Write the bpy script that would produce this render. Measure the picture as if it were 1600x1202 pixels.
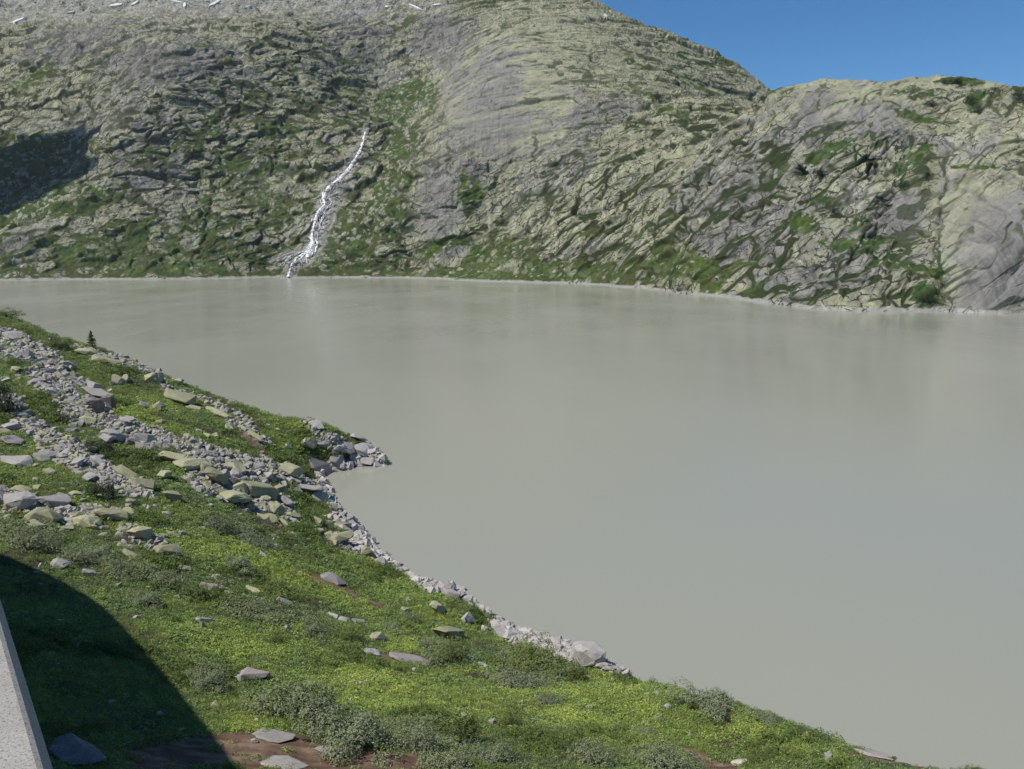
import bpy, bmesh, math, random, time
import numpy as np
from mathutils import Vector, Matrix

T0 = time.time()
R = math.radians
rng = np.random.default_rng(7)
random.seed(7)
scene = bpy.context.scene
for _o in list(bpy.data.objects):
    bpy.data.objects.remove(_o)
col = scene.collection

# ------------------------------------------------------------------ camera
HAZE = 0.000035                               # density of the air, per metre
H, F, PITCH = 40.0, 1256.0, R(9.94)          # eye height above the lake, focal length in photo pixels, downward tilt
cp, sp = math.cos(PITCH), math.sin(PITCH)
cam_d = bpy.data.cameras.new('camera')
cam_d.sensor_width = 36.0
cam_d.lens = F / 1600 * 36.0
cam_d.clip_start, cam_d.clip_end = 0.05, 30000
cam = bpy.data.objects.new('camera', cam_d)
cam.location = (0, 0, H)
cam.rotation_euler = (R(90) - PITCH, 0, 0)
col.objects.link(cam)
scene.camera = cam

# ------------------------------------------------------------------ sky, sun, exposure
SUN_AZ, SUN_EL = R(-118), R(57)              # azimuth clockwise from +Y (the view direction), elevation
SUN = np.array([math.sin(SUN_AZ) * math.cos(SUN_EL), math.cos(SUN_AZ) * math.cos(SUN_EL), math.sin(SUN_EL)])
world = bpy.data.worlds.new('World')
scene.world = world
world.use_nodes = True
wn, wl = world.node_tree.nodes, world.node_tree.links
wn.clear()
w_out = wn.new('ShaderNodeOutputWorld')
w_bg = wn.new('ShaderNodeBackground')
w_sky = wn.new('ShaderNodeTexSky')
w_sky.sky_type = 'NISHITA'
w_sky.sun_disc = False
w_sky.sun_elevation = SUN_EL
w_sky.sun_rotation = SUN_AZ
w_sky.altitude = 1800
w_sky.air_density = 1.0
w_sky.dust_density = 0.0
w_sky.ozone_density = 3.0
w_bg.inputs['Strength'].default_value = 0.098
w_hs = wn.new('ShaderNodeHueSaturation')      # the deep clear blue of mountain air, the whole sky alike
w_hs.inputs['Saturation'].default_value = 1.32
wl.new(w_sky.outputs[0], w_hs.inputs['Color'])
wl.new(w_hs.outputs[0], w_bg.inputs['Color'])
wl.new(w_bg.outputs[0], w_out.inputs['Surface'])

sun_d = bpy.data.lights.new('sun', 'SUN')
sun_d.energy = 4.8
sun_d.angle = R(0.53)
sun_d.color = (1.0, 0.95, 0.88)
sun = bpy.data.objects.new('sun', sun_d)
sun.rotation_euler = Vector(SUN).to_track_quat('Z', 'Y').to_euler()
sun.location = (-60, -20, 120)
col.objects.link(sun)

vs = scene.view_settings
vs.view_transform = 'Standard'
vs.look = 'None'
vs.exposure = 0.14
vs.gamma = 1.0
vs.use_curve_mapping = False
cy = scene.cycles
cy.max_bounces = 6
cy.diffuse_bounces = 3
cy.glossy_bounces = 2
cy.transmission_bounces = 3
cy.volume_bounces = 0
cy.use_denoising = True
cy.denoiser = 'OPENIMAGEDENOISE'
cy.denoising_input_passes = 'RGB_ALBEDO_NORMAL'
cy.denoising_prefilter = 'ACCURATE'

# ------------------------------------------------------------------ numbers: noise, cells, interpolation
def _h(ix, iy, iz, s):
    h = (ix.astype(np.uint32) * np.uint32(374761393) + iy.astype(np.uint32) * np.uint32(668265263)
         + iz.astype(np.uint32) * np.uint32(2147483647) + np.uint32((s * 974711 + 12345) & 0xffffffff))
    h = (h ^ (h >> np.uint32(13))) * np.uint32(1274126177)
    h = (h ^ (h >> np.uint32(15))) * np.uint32(2246822519)
    return h ^ (h >> np.uint32(16))

def vnoise(p, s=0):
    """gradient noise, about -1..1, p of shape (n, 3)"""
    p = p.astype(np.float32)
    fl = np.floor(p)
    i = fl.astype(np.int64)
    f = p - fl
    u = f * f * f * (f * (f * 6 - 15) + 10)
    out = 0
    for dx in (0, 1):
        wx = u[:, 0] if dx else 1 - u[:, 0]
        for dy in (0, 1):
            wy = u[:, 1] if dy else 1 - u[:, 1]
            for dz in (0, 1):
                wz = u[:, 2] if dz else 1 - u[:, 2]
                h = _h(i[:, 0] + dx, i[:, 1] + dy, i[:, 2] + dz, s)
                gx = (h & np.uint32(1023)).astype(np.float32) / 511.5 - 1
                gy = ((h >> np.uint32(10)) & np.uint32(1023)).astype(np.float32) / 511.5 - 1
                gz = ((h >> np.uint32(20)) & np.uint32(1023)).astype(np.float32) / 511.5 - 1
                out = out + wx * wy * wz * (gx * (f[:, 0] - dx) + gy * (f[:, 1] - dy) + gz * (f[:, 2] - dz))
    return out * 1.4

def fbm(p, oct=4, s=0, gain=0.5, ridged=False):
    a, t, v = 1.0, 0.0, 0.0
    q = p.copy()
    for o in range(oct):
        n = vnoise(q, s + o * 17)
        if ridged:
            n = 1 - 2 * np.abs(n)
        v = v + a * n
        t += a
        a *= gain
        q = q * 2.03 + 3.7
    return v / t

def cells(p, s=0, jitter=0.9):
    """cellular noise: edge distance F2-F1, four random numbers per cell, offset from the cell's centre"""
    p = p.astype(np.float32)
    fl = np.floor(p)
    i = fl.astype(np.int64)
    f = p - fl
    n = len(p)
    d1 = np.full(n, 9e9, np.float32)
    d2 = np.full(n, 9e9, np.float32)
    best = np.zeros((n, 3), np.float32)
    hh = np.zeros(n, np.uint32)
    for dx in (-1, 0, 1):
        for dy in (-1, 0, 1):
            for dz in (-1, 0, 1):
                h = _h(i[:, 0] + dx, i[:, 1] + dy, i[:, 2] + dz, s)
                ox = dx + 0.5 + jitter * ((h & np.uint32(1023)).astype(np.float32) / 1023 - 0.5) - f[:, 0]
                oy = dy + 0.5 + jitter * (((h >> np.uint32(10)) & np.uint32(1023)).astype(np.float32) / 1023 - 0.5) - f[:, 1]
                oz = dz + 0.5 + jitter * (((h >> np.uint32(20)) & np.uint32(1023)).astype(np.float32) / 1023 - 0.5) - f[:, 2]
                d = ox * ox + oy * oy + oz * oz
                c = d < d1
                d2 = np.where(c, d1, np.minimum(d2, d))
                d1 = np.where(c, d, d1)
                hh = np.where(c, h, hh)
                best[c, 0] = -ox[c]; best[c, 1] = -oy[c]; best[c, 2] = -oz[c]
    e = np.sqrt(d2) - np.sqrt(d1)
    r = []
    for k in range(4):
        g = _h(hh, hh >> np.uint32(3), np.full(n, k), s + 5)
        r.append((g & np.uint32(0xffff)).astype(np.float32) / 65535)
    return e, r, best

def sst(a, b, x):
    t = np.clip((x - a) / (b - a), 0, 1)
    return t * t * (3 - 2 * t)

class TPS:
    """thin plate spline z(x, y) through scattered control points"""
    def __init__(s, x, y, z, scale, lam=1e-3):
        s.sc = scale
        X = np.stack([x, y], 1) / scale
        n = len(X)
        K = s._k(X, X) + lam * np.eye(n)
        P = np.concatenate([np.ones((n, 1)), X], 1)
        A = np.block([[K, P], [P.T, np.zeros((3, 3))]])
        w = np.linalg.solve(A, np.concatenate([z, np.zeros(3)]))
        s.X, s.w, s.a = X, w[:n], w[n:]
    @staticmethod
    def _k(A, B):
        d2 = ((A[:, None, :] - B[None, :, :]) ** 2).sum(-1)
        return 0.5 * d2 * np.log(d2 + 1e-12)
    def __call__(s, x, y):
        sh = np.shape(x)
        Q = np.stack([np.ravel(x), np.ravel(y)], 1) / s.sc
        out = np.empty(len(Q))
        for k in range(0, len(Q), 20000):
            q = Q[k:k + 20000]
            out[k:k + 20000] = s._k(q, s.X) @ s.w + s.a[0] + q @ s.a[1:]
        return out.reshape(sh)

def ray(px, py):
    u, v = (px - 800.0) / F, -(py - 601.0) / F
    return np.array([u, cp + v * sp, v * cp - sp])

def at_depth(px, py, D):
    d = ray(px, py)
    t = D / d[1]
    return d[0] * t, D, H + d[2] * t

def at_height(px, py, z=0.0):
    d = ray(px, py)
    t = (z - H) / d[2]
    return d[0] * t, d[1] * t, z

def project(P):
    x, y, z = P[..., 0], P[..., 1], P[..., 2] - H
    dep = y * cp - z * sp
    dep = np.where(dep > 0.05, dep, 0.05)
    return 800 + F * x / dep, 601 - F * (y * sp + z * cp) / dep, dep

def blobs(px, py, lst):
    out = np.zeros(px.shape, np.float32)
    for (bx, by, rx, ry, rot, w) in lst:
        c, s_ = math.cos(R(rot)), math.sin(R(rot))
        dx, dy = px - bx, -(py - by)
        a = (dx * c + dy * s_) / rx
        b = (-dx * s_ + dy * c) / ry
        out = np.maximum(out, w * np.exp(-0.7 * (a * a + b * b) ** 1.5))
    return out

def poly_dist(px, py, pts):
    """distance to a polyline in photo pixels and the interpolated third value of its points"""
    best = np.full(px.shape, 1e9)
    wid = np.zeros(px.shape)
    for a, b in zip(pts[:-1], pts[1:]):
        ax, ay, bx, by = a[0], a[1], b[0], b[1]
        L2 = (bx - ax) ** 2 + (by - ay) ** 2
        t = np.clip(((px - ax) * (bx - ax) + (py - ay) * (by - ay)) / L2, 0, 1)
        d = np.hypot(px - ax - t * (bx - ax), py - ay - t * (by - ay))
        c = d < best
        best = np.where(c, d, best)
        if len(a) > 2:
            wid = np.where(c, a[2] + t * (b[2] - a[2]), wid)
    return best, wid

def terrain_grid(zf, ks, d0, d1, nrow, coarse=6, w_hidden=0.12, w_log=20.0, zmin=-4.0, smooth=9, rscale=1.0):
    """rows of a ground grid laid so that near and steep ground gets more of them"""
    kc = np.linspace(ks[0], ks[-1], max(8, len(ks) // coarse))
    Dg = np.exp(np.linspace(math.log(d0), math.log(d1), 900))
    KK, DD = np.meshgrid(kc, Dg, indexing='ij')
    Z = zf(KK * DD, DD)
    P = np.stack([KK * DD, DD, Z], -1)
    py = project(P)[1]
    run = np.minimum.accumulate(py, axis=1)
    vis = (py <= run + 0.6)
    dpy = np.abs(np.diff(py, axis=1, prepend=py[:, :1]))
    dl = math.log(d1 / d0) / 900
    w = np.where(vis, dpy + 0.02, w_hidden * dpy + 0.01) + w_log * dl
    w = np.where(Z < zmin, 0.0015, w)
    cum = np.cumsum(w, axis=1)
    cum /= cum[:, -1:]
    fr = np.linspace(0, 1, nrow)
    T = np.stack([np.interp(fr, cum[i], np.log(Dg)) for i in range(len(kc))])
    if smooth:
        ker = np.hanning(smooth + 2)[1:-1]
        ker /= ker.sum()
        Tp = np.pad(T, ((smooth // 2, smooth // 2), (0, 0)), mode='edge')
        T = np.stack([np.convolve(Tp[:, j], ker, mode='valid') for j in range(nrow)], 1)
    Dfull = np.exp(np.stack([np.interp(ks, kc, T[:, j]) for j in range(nrow)], 0))
    X = ks[None, :] * Dfull
    return np.stack([X, Dfull, zf(X, Dfull)], -1)

def grid_normals(P):
    du = np.gradient(P, axis=1)
    dv = np.gradient(P, axis=0)
    n = np.cross(du, dv)
    n /= np.linalg.norm(n, axis=-1, keepdims=True) + 1e-9
    return n

# ------------------------------------------------------------------ objects and materials: helpers
def tag(o, label=None, cat=None, group=None, kind=None):
    if label: o['label'] = label
    if cat: o['category'] = cat
    if group: o['group'] = group
    if kind: o['kind'] = kind
    return o

def link(name, me, mat=None, parent=None):
    o = bpy.data.objects.new(name, me)
    col.objects.link(o)
    if mat is not None and not me.materials:
        me.materials.append(mat)
    if parent: o.parent = parent
    return o

def mesh_np(name, V, Fc, colors=None, smooth=False):
    me = bpy.data.meshes.new(name)
    V = np.asarray(V, np.float32)
    Fc = np.asarray(Fc, np.int32)
    k = Fc.shape[1]
    me.vertices.add(len(V))
    me.vertices.foreach_set('co', V.ravel())
    me.loops.add(Fc.size)
    me.loops.foreach_set('vertex_index', Fc.ravel())
    me.polygons.add(len(Fc))
    me.polygons.foreach_set('loop_start', np.arange(0, Fc.size, k, dtype=np.int32))
    if colors is not None:
        a = me.color_attributes.new('Col', 'FLOAT_COLOR', 'POINT')
        c = np.ones((len(V), 4), np.float32)
        c[:, :colors.shape[1]] = colors
        a.data.foreach_set('color', c.ravel())
    if smooth:
        me.polygons.foreach_set('use_smooth', np.ones(len(Fc), bool))
    me.update()
    me.validate()
    return me

def grid_faces(nr, nc):
    r, c = np.meshgrid(np.arange(nr - 1), np.arange(nc - 1), indexing='ij')
    a = (r * nc + c).ravel()
    return np.stack([a, a + 1, a + nc + 1, a + nc], 1)

class Nd:
    """small shader-node builder"""
    def __init__(s, name):
        s.m = bpy.data.materials.new(name)
        s.m.use_nodes = True
        s.t = s.m.node_tree
        s.b = s.t.nodes['Principled BSDF']
        s.out = s.t.nodes['Material Output']
    def n(s, kind, **kw):
        nd = s.t.nodes.new(kind)
        for k, v in kw.items():
            if k.startswith('i_'):
                nd.inputs[k[2:].replace('_', ' ')].default_value = v
            else:
                setattr(nd, k, v)
        return nd
    def l(s, a, b):
        s.t.links.new(a, b)
    def noise(s, scale, detail=4, rough=0.6, vec=None, dist=0.0):
        nd = s.n('ShaderNodeTexNoise')
        nd.inputs['Scale'].default_value = scale
        nd.inputs['Detail'].default_value = detail
        nd.inputs['Roughness'].default_value = rough
        nd.inputs['Distortion'].default_value = dist
        if vec is not None: s.l(vec, nd.inputs['Vector'])
        return nd.outputs['Fac']
    def ramp(s, fac, stops):
        nd = s.n('ShaderNodeValToRGB')
        el = nd.color_ramp.elements
        while len(el) < len(stops): el.new(0.5)
        for e, (p, c) in zip(el, stops):
            e.position = p
            e.color = (*c, 1) if len(c) == 3 else c
        s.l(fac, nd.inputs['Fac'])
        return nd.outputs['Color']
    def mix(s, fac, a, b, mode='MIX'):
        nd = s.n('ShaderNodeMix', data_type='RGBA', blend_type=mode)
        for sock, v in ((nd.inputs[0], fac), (nd.inputs[6], a), (nd.inputs[7], b)):
            if hasattr(v, 'is_linked'): s.l(v, sock)
            elif isinstance(v, (int, float)): sock.default_value = v
            else: sock.default_value = (*v, 1)
        return nd.outputs[2]
    def bump(s, height, strength=0.5, dist=0.1):
        nd = s.n('ShaderNodeBump')
        nd.inputs['Strength'].default_value = strength
        nd.inputs['Distance'].default_value = dist
        s.l(height, nd.inputs['Height'])
        s.l(nd.outputs[0], s.b.inputs['Normal'])
    def color(s, c, rough=0.9, spec=0.2):
        if hasattr(c, 'is_linked'): s.l(c, s.b.inputs['Base Color'])
        else: s.b.inputs['Base Color'].default_value = (*c, 1)
        s.b.inputs['Roughness'].default_value = rough
        s.b.inputs['Specular IOR Level'].default_value = spec
        return s.m

def mat_terrain(name, scale, bump_d, lo=0.62, hi=1.38):
    m = Nd(name)
    at = m.n('ShaderNodeAttribute', attribute_name='Col')
    geo = m.n('ShaderNodeNewGeometry')
    f1 = m.noise(scale, 6, 0.7, geo.outputs['Position'])
    f2 = m.noise(scale * 5.3, 3, 0.7, geo.outputs['Position'])
    k = m.mix(0.45, f1, f2)
    r = m.ramp(k, [(0.3, (lo,) * 3), (0.7, (hi,) * 3)])
    c = m.mix(1.0, at.outputs['Color'], r, 'MULTIPLY')
    m.bump(k, 0.8, bump_d)
    return m.color(c, 0.92, 0.12)

# ================================================================== THE MOUNTAIN ACROSS THE LAKE
shore_far = [(-420, 437), (-200, 437), (0, 438), (100, 437), (200, 437), (300, 436), (400, 434), (450, 433), (520, 434), (600, 435),
             (700, 438), (760, 440), (800, 441), (880, 443), (950, 446), (1000, 450), (1050, 456), (1120, 463), (1200, 474), (1250, 481),
             (1300, 485), (1400, 487), (1475, 487), (1500, 488), (1600, 490), (1800, 494), (2000, 497)]
ctl = []
for (px, py) in shore_far:
    x, y, z = at_height(px, py)
    ctl.append((x, y, 0.0))
    ctl.append((x * 0.955, y * 0.955, -12.0))
inner = [
    # the left flank
    (-200, 350, 1000), (-200, 250, 1170), (-200, 150, 1350), (-200, 40, 1560), (-200, -60, 1850),
    (0, 350, 1000), (0, 250, 1150), (0, 150, 1290), (0, 60, 1460), (0, 20, 1720), (0, -60, 2020),
    (130, 350, 990), (120, 250, 1160), (170, 230, 1090), (170, 180, 1150), (170, 110, 1270), (170, 40, 1420), (200, 10, 1700), (200, -70, 2000),
    (300, 350, 1020), (300, 270, 1105), (280, 150, 1180), (270, 80, 1260), (330, 50, 1400), (330, 5, 1640), (330, -70, 1960),
    (400, 350, 1040), (400, 260, 1140), (420, 150, 1260), (440, 60, 1400), (440, 5, 1640), (450, -70, 1900),
    # the gully of the waterfall and the basin over it
    (455, 415, 978), (490, 360, 1045), (515, 300, 1110), (560, 240, 1190), (575, 200, 1270), (600, 140, 1440), (560, 60, 1520), (600, 10, 1640), (620, -70, 1850),
    (590, 380, 1005), (600, 300, 1110), (625, 230, 1230), (670, 140, 1390), (650, 70, 1500),
    # the big dome
    (640, 400, 985), (640, 300, 1015), (665, 220, 1110), (720, 140, 1230), (760, 60, 1380), (780, 0, 1520), (800, -40, 1650),
    (720, 390, 955), (720, 300, 975), (740, 220, 1040), (800, 130, 1170), (850, 50, 1340),
    (820, 380, 905), (820, 300, 960), (830, 210, 1040), (920, 100, 1240), (870, -10, 1540), (820, -10, 1560),
    (900, 390, 850), (920, 300, 910), (930, 200, 1030), (1000, 130, 1180),
    (925, 3, 1560), (965, 22, 1510), (1000, 40, 1470), (1050, 58, 1430), (1080, 70, 1400), (1140, 100, 1360), (1190, 132, 1330),
    (990, 400, 770), (1000, 320, 850), (1010, 230, 960), (1080, 150, 1120),
    (1070, 400, 680), (1090, 320, 760), (1100, 240, 860), (1140, 190, 950), (1160, 160, 1060),
    # the knoll on the right
    (1180, 420, 610), (1190, 340, 660), (1200, 260, 720), (1200, 190, 775), (1205, 150, 815), (1240, 137, 835), (1290, 127, 845),
    (1290, 400, 560), (1290, 330, 610), (1290, 250, 670), (1300, 180, 730), (1345, 131, 835), (1400, 124, 820),
    (1400, 410, 540), (1400, 340, 585), (1400, 260, 640), (1410, 180, 710), (1480, 120, 800), (1540, 123, 790), (1600, 130, 780),
    (1480, 420, 500), (1490, 340, 550), (1500, 260, 610), (1510, 190, 680),
    (1560, 420, 480), (1570, 340, 515), (1590, 260, 565), (1600, 190, 640),
    (1700, 420, 470), (1700, 300, 530), (1700, 200, 620), (1700, 140, 760), (1850, 420, 460), (1850, 300, 530), (1850, 150, 750), (1950, 160, 760), (1950, 420, 450),
]
for (px, py, D) in inner:
    ctl.append(at_depth(px, py, D))
def beyond(px, py, D, add, drop):
    x, y, z = at_depth(px, py, D)
    k = (D + add) / D
    ctl.append((x * k, y * k, z - drop))
for (px, py, D) in [(925, 3, 1560), (1000, 40, 1470), (1080, 70, 1400), (1140, 100, 1360)]:
    beyond(px, py, D, 160, 20); beyond(px, py, D, 500, 160)
beyond(1190, 132, 1330, 150, 40); beyond(1190, 132, 1330, 500, 160)
for (px, py, D) in [(1240, 137, 835), (1290, 127, 845), (1400, 124, 820), (1480, 120, 800), (1600, 130, 780), (1700, 140, 760), (1850, 150, 750), (1950, 160, 760)]:
    beyond(px, py, D, 120, 16); beyond(px, py, D, 330, 60); beyond(px, py, D, 900, 150)
for px in (-200, 0, 200, 330, 450, 620, 800):
    D0 = 2000 if px < 500 else 1750
    beyond(px, -70, D0, 450, 40)
C = np.array(ctl)
Zm = TPS(C[:, 0], C[:, 1], C[:, 2], 400.0, 2e-4)

MK = np.linspace(-0.76, 0.78, 1620)
MROW = 540
P = terrain_grid(Zm, MK, 400, 2450, MROW, coarse=5, w_log=14.0, zmin=-3.5, smooth=11)
mN = grid_normals(P)
mN[mN[..., 2] < 0] *= -1
S = P.reshape(-1, 3)
N = mN.reshape(-1, 3)
px, py, dep = project(S)
x, y, z = S[:, 0], S[:, 1], S[:, 2]
print('mountain grid', P.shape, time.time() - T0)

veg_map = blobs(px, py, [
    (640, 150, 60, 34, 20, 1), (560, 110, 36, 40, -40, .8), (625, 225, 22, 75, 12, 1.0), (603, 320, 20, 60, 5, 1), (560, 365, 55, 26, 0, .8),
    (735, 300, 34, 26, 20, 1), (690, 385, 42, 14, 30, .9), (850, 425, 90, 16, 8, .8), (1060, 412, 52, 26, 10, 1.15), (920, 432, 70, 12, 0, .8), (1110, 440, 22, 30, 0, .9),
    (60, 245, 100, 34, 20, 1.1), (50, 325, 80, 26, 0, .9), (150, 300, 60, 12, -5, .9), (60, 120, 50, 20, 35, .8), (245, 240, 55, 9, 20, .9),
    (15, 425, 50, 16, 0, 1), (310, 68, 60, 7, -3, .8), (350, 100, 26, 12, 40, .6), (345, 245, 9, 90, 8, .8), (320, 320, 8, 50, 15, .8), (430, 230, 50, 60, 0, .55),
    (290, 345, 80, 12, 5, .6), (160, 360, 60, 14, 0, .7), (400, 180, 60, 40, 0, .35), (500, 410, 40, 18, 0, .7), (250, 400, 200, 30, 0, .5), (640, 60, 50, 30, 0, .5),
    (420, 300, 110, 70, 0, .45), (300, 420, 40, 8, 0, .9), (480, 180, 60, 60, 0, .4), (780, 400, 60, 20, 10, .7), (700, 430, 90, 10, 0, .6),
    (1245, 272, 20, 14, 30, .8), (1280, 245, 70, 13, 22, 1), (1420, 178, 52, 9, -18, 1.05), (1432, 240, 44, 15, 38, 1), (1345, 350, 44, 13, 35, .8), (1262, 350, 32, 18, 0, 1),
    (1418, 420, 60, 8, -6, 1.2), (1448, 463, 18, 13, 0, 1.2), (1500, 126, 40, 5, 0, 1.3), (1522, 160, 14, 20, -20, 1.2), (1330, 383, 60, 7, 3, 1), (1340, 390, 40, 10, 0, .8),
    (1468, 400, 5, 70, 4, .8), (1410, 290, 14, 9, 20, 1), (1590, 150, 30, 5, 10, 1), (1460, 150, 50, 6, 10, .8), (1400, 150, 40, 6, 20, .8), (1300, 165, 50, 5, 12, .8), (1530, 262, 70, 4, -3, 1),
    (1200, 150, 18, 4, 0, 1), (1150, 300, 60, 6, 35, .5), (1050, 330, 80, 8, 36, .6), (960, 350, 70, 8, 36, .6), (1010, 150, 40, 10, -30, .8), (1080, 130, 50, 6, -25, .8), (1050, 175, 30, 8, 0, .8), (1000, 100, 40, 8, -20, .7),
    (1590, 320, 12, 6, 0, .8), (1180, 400, 70, 14, 30, .6), (1480, 200, 30, 5, 20, .7), (1300, 300, 60, 10, 40, .4),
])
grey_map = blobs(px, py, [
    (275, 100, 100, 40, 5, 1), (120, 70, 80, 28, 10, .9), (770, 170, 70, 90, 0, .95), (730, 250, 50, 50, 0, .7), (690, 60, 40, 45, 30, .9), (560, 50, 60, 50, 0, .6),
    (1260, 190, 60, 70, 0, .8), (1170, 330, 100, 120, 20, .85), (1260, 380, 90, 80, 0, .8), (1570, 390, 110, 120, 0, 1.1), (1350, 190, 90, 40, 0, .8), (880, 230, 80, 70, 20, .6), (680, 330, 30, 80, 0, .7),
    (930, 180, 90, 26, 15, .8), (230, 250, 60, 60, 0, .5), (1240, 420, 80, 70, 0, .9), (1300, 300, 90, 60, 30, .7), (1230, 260, 60, 60, 0, .8), (1440, 220, 60, 30, 0, .6), (1400, 400, 60, 60, 0, .7), (1400, 340, 50, 60, 0, .8), (200, 180, 60, 60, 0, .4), (1330, 440, 60, 50, 0, .6), (30, 390, 40, 25, 0, .8), (1540, 200, 40, 40, 0, .5),
    (420, 280, 40, 30, 0, .5), (1500, 330, 40, 60, 0, .8)])
smooth_map = blobs(px, py, [
    (800, 150, 130, 110, 0, .85), (870, 60, 110, 60, 0, .6), (1560, 390, 95, 110, 0, 1), (1340, 170, 130, 40, 0, .8), (1500, 320, 50, 90, 0, .8), (680, 320, 40, 100, 0, .6), (1530, 190, 60, 40, 0, .5),
    (950, 120, 100, 60, 0, .5), (1320, 132, 130, 16, 0, .9), (1500, 127, 150, 16, 0, .9), (1420, 330, 40, 50, 0, .6)])
pale_map = np.maximum(blobs(px, py, [(600, 115, 26, 18, 0, .7), (100, 200, 60, 25, 0, .5), (60, 355, 70, 12, 0, .5), (509, 325, 20, 54, -22, 1.0), (545, 265, 10, 26, -30, .8), (460, 403, 24, 16, 0, 1.0), (1520, 225, 40, 10, 0, .7), (1345, 305, 30, 14, 20, .6)]),
                      sst(52, 14, py + 0.02 * px + 14 * fbm(S / 90.0, 2, 3)) * sst(760, 600, px))

right = sst(640, 900, px + 30 * vnoise(S / 80.0, 71))
knoll = sst(1150, 1300, px)
# strike and dip frame: a runs along the slabs (up to the right), b across them
def frame(ang, sa, sb):
    c, s_ = math.cos(R(ang)), math.sin(R(ang))
    h = z * 1.25 + (y - 900) * 0.35
    a = x * c + h * s_
    b = -x * s_ + h * c
    return np.stack([a / sa, b / sb, (y - 0.8 * z) / (sa * 1.4)], -1)
warp = np.stack([fbm(S / 60.0, 3, 11), fbm(S / 60.0, 3, 12), fbm(S / 60.0, 3, 13)], -1)

disp = 10 * fbm(S / 210.0, 3, 21, ridged=True) * (1 - 0.7 * smooth_map)
disp += 4.0 * fbm(S / np.array([70., 70., 45.]), 3, 22) * (1 - 0.5 * smooth_map)
def block_layer(coords, seed, depth, off, tilt, wamt=0.45, groove=0.12):
    e, r, d = cells(coords + wamt * warp, seed)
    prof = sst(0.0, groove, e)
    t = (d[:, 0] * (r[1] - .5) + d[:, 1] * (r[2] - .5) + d[:, 2] * (r[3] - .5)) * 2
    return depth * (prof - 1) + prof * (off * (r[0] - 0.5) + tilt * t), e, r
# on the dome the shells curl round its middle
DX, DZ = 130.0, 20.0
rr = np.hypot((x - DX) * 0.8, (z + (y - 900) * 0.35 - DZ) * 1.25)
th = np.arctan2(z + (y - 900) * .35 - DZ, x - DX)
arcw = sst(250, 150, py - 0.1 * (px - 700) + 25 * warp[:, 0]) * sst(640, 720, px) * sst(1230, 1130, px)
def arc_frame(sa, sb):
    return np.stack([th * 300 / sa, rr / sb, (y - 0.8 * z) / (sa * 1.4)], -1)
wL = (1 - right) * (1 - arcw)
wR = right * (1 - arcw)
blk = 1 - 0.7 * smooth_map
def three(aL, sL, aR, sR, sA, seed, depth, off, tilt):
    d1, e1, r1 = block_layer(frame(aL, *sL), seed, depth, off, tilt, .55)
    d2, e2, r2 = block_layer(frame(aR, *sR), seed + 100, depth * .8, off * .8, tilt)
    d3, e3, r3 = block_layer(arc_frame(*sA), seed + 200, depth * .7, off * .8, tilt)
    f = lambda a, b, c: a * wL + b * wR + c * arcw
    return f(d1, d2, d3), f(e1, e2, e3), [f(r1[k], r2[k], r3[k]) for k in range(2)]
d_, e1, rl1 = three(34, (66, 44), 46, (120, 34), (100, 30), 31, 1.4, 5.0, 6.2)
disp += blk * (1 - .8 * sst(.4, .95, smooth_map) * knoll) * d_
d_, e2, rl2 = three(30, (31, 20), 48, (56, 15), (48, 14), 33, 1.0, 2.0, 3.4)
disp += blk * d_
d_, e3, rl3 = three(38, (13, 8.5), 48, (24, 6.5), (22, 7), 35, 0.6, .9, 1.8)
disp += (0.35 + 0.65 * blk) * d_
cellv = rl2[0]
# stepped slabs
st = frame(44, 300, 28)[:, 1] + 1.3 * warp[:, 1] + 0.5 * warp[:, 0]
sf = st - np.floor(st)
disp += 1.6 * (0.25 + 0.75 * right) * (1 - 0.6 * smooth_map) * (sst(0, 0.16, sf) - sf)
ledge = sst(0.16, 0.05, sf) * (0.3 + 0.7 * right) * (1 - arcw)
s2 = frame(37, 300, 46)[:, 1] + 1.0 * warp[:, 2] + 0.4 * warp[:, 0] + .37
s2 = np.abs(s2 - np.round(s2))
s3 = rr / 30 + 0.9 * warp[:, 1] + .5 * warp[:, 2]
s3 = np.abs(s3 - np.round(s3))
seam = np.maximum(sst(.062, .025, s2) * right * (1 - arcw), sst(.085, .035, s3) * arcw)
seam = seam * (1 - .6 * sst(.3, .9, smooth_map) * knoll)
disp -= 1.6 * (1 - .85 * smooth_map * knoll) * np.maximum(sst(.10, 0, s2) * right * (1 - arcw), sst(.12, 0, s3) * arcw)
disp += 0.45 * fbm(S / 9.0, 2, 23) * (1 - 0.85 * smooth_map) * (1 - .6 * right)
disp += 1.7 * fbm(frame(50, 80, 8), 3, 24, ridged=True) * right * (0.35 + 0.65 * knoll) * (1 - 0.96 * smooth_map)
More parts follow.
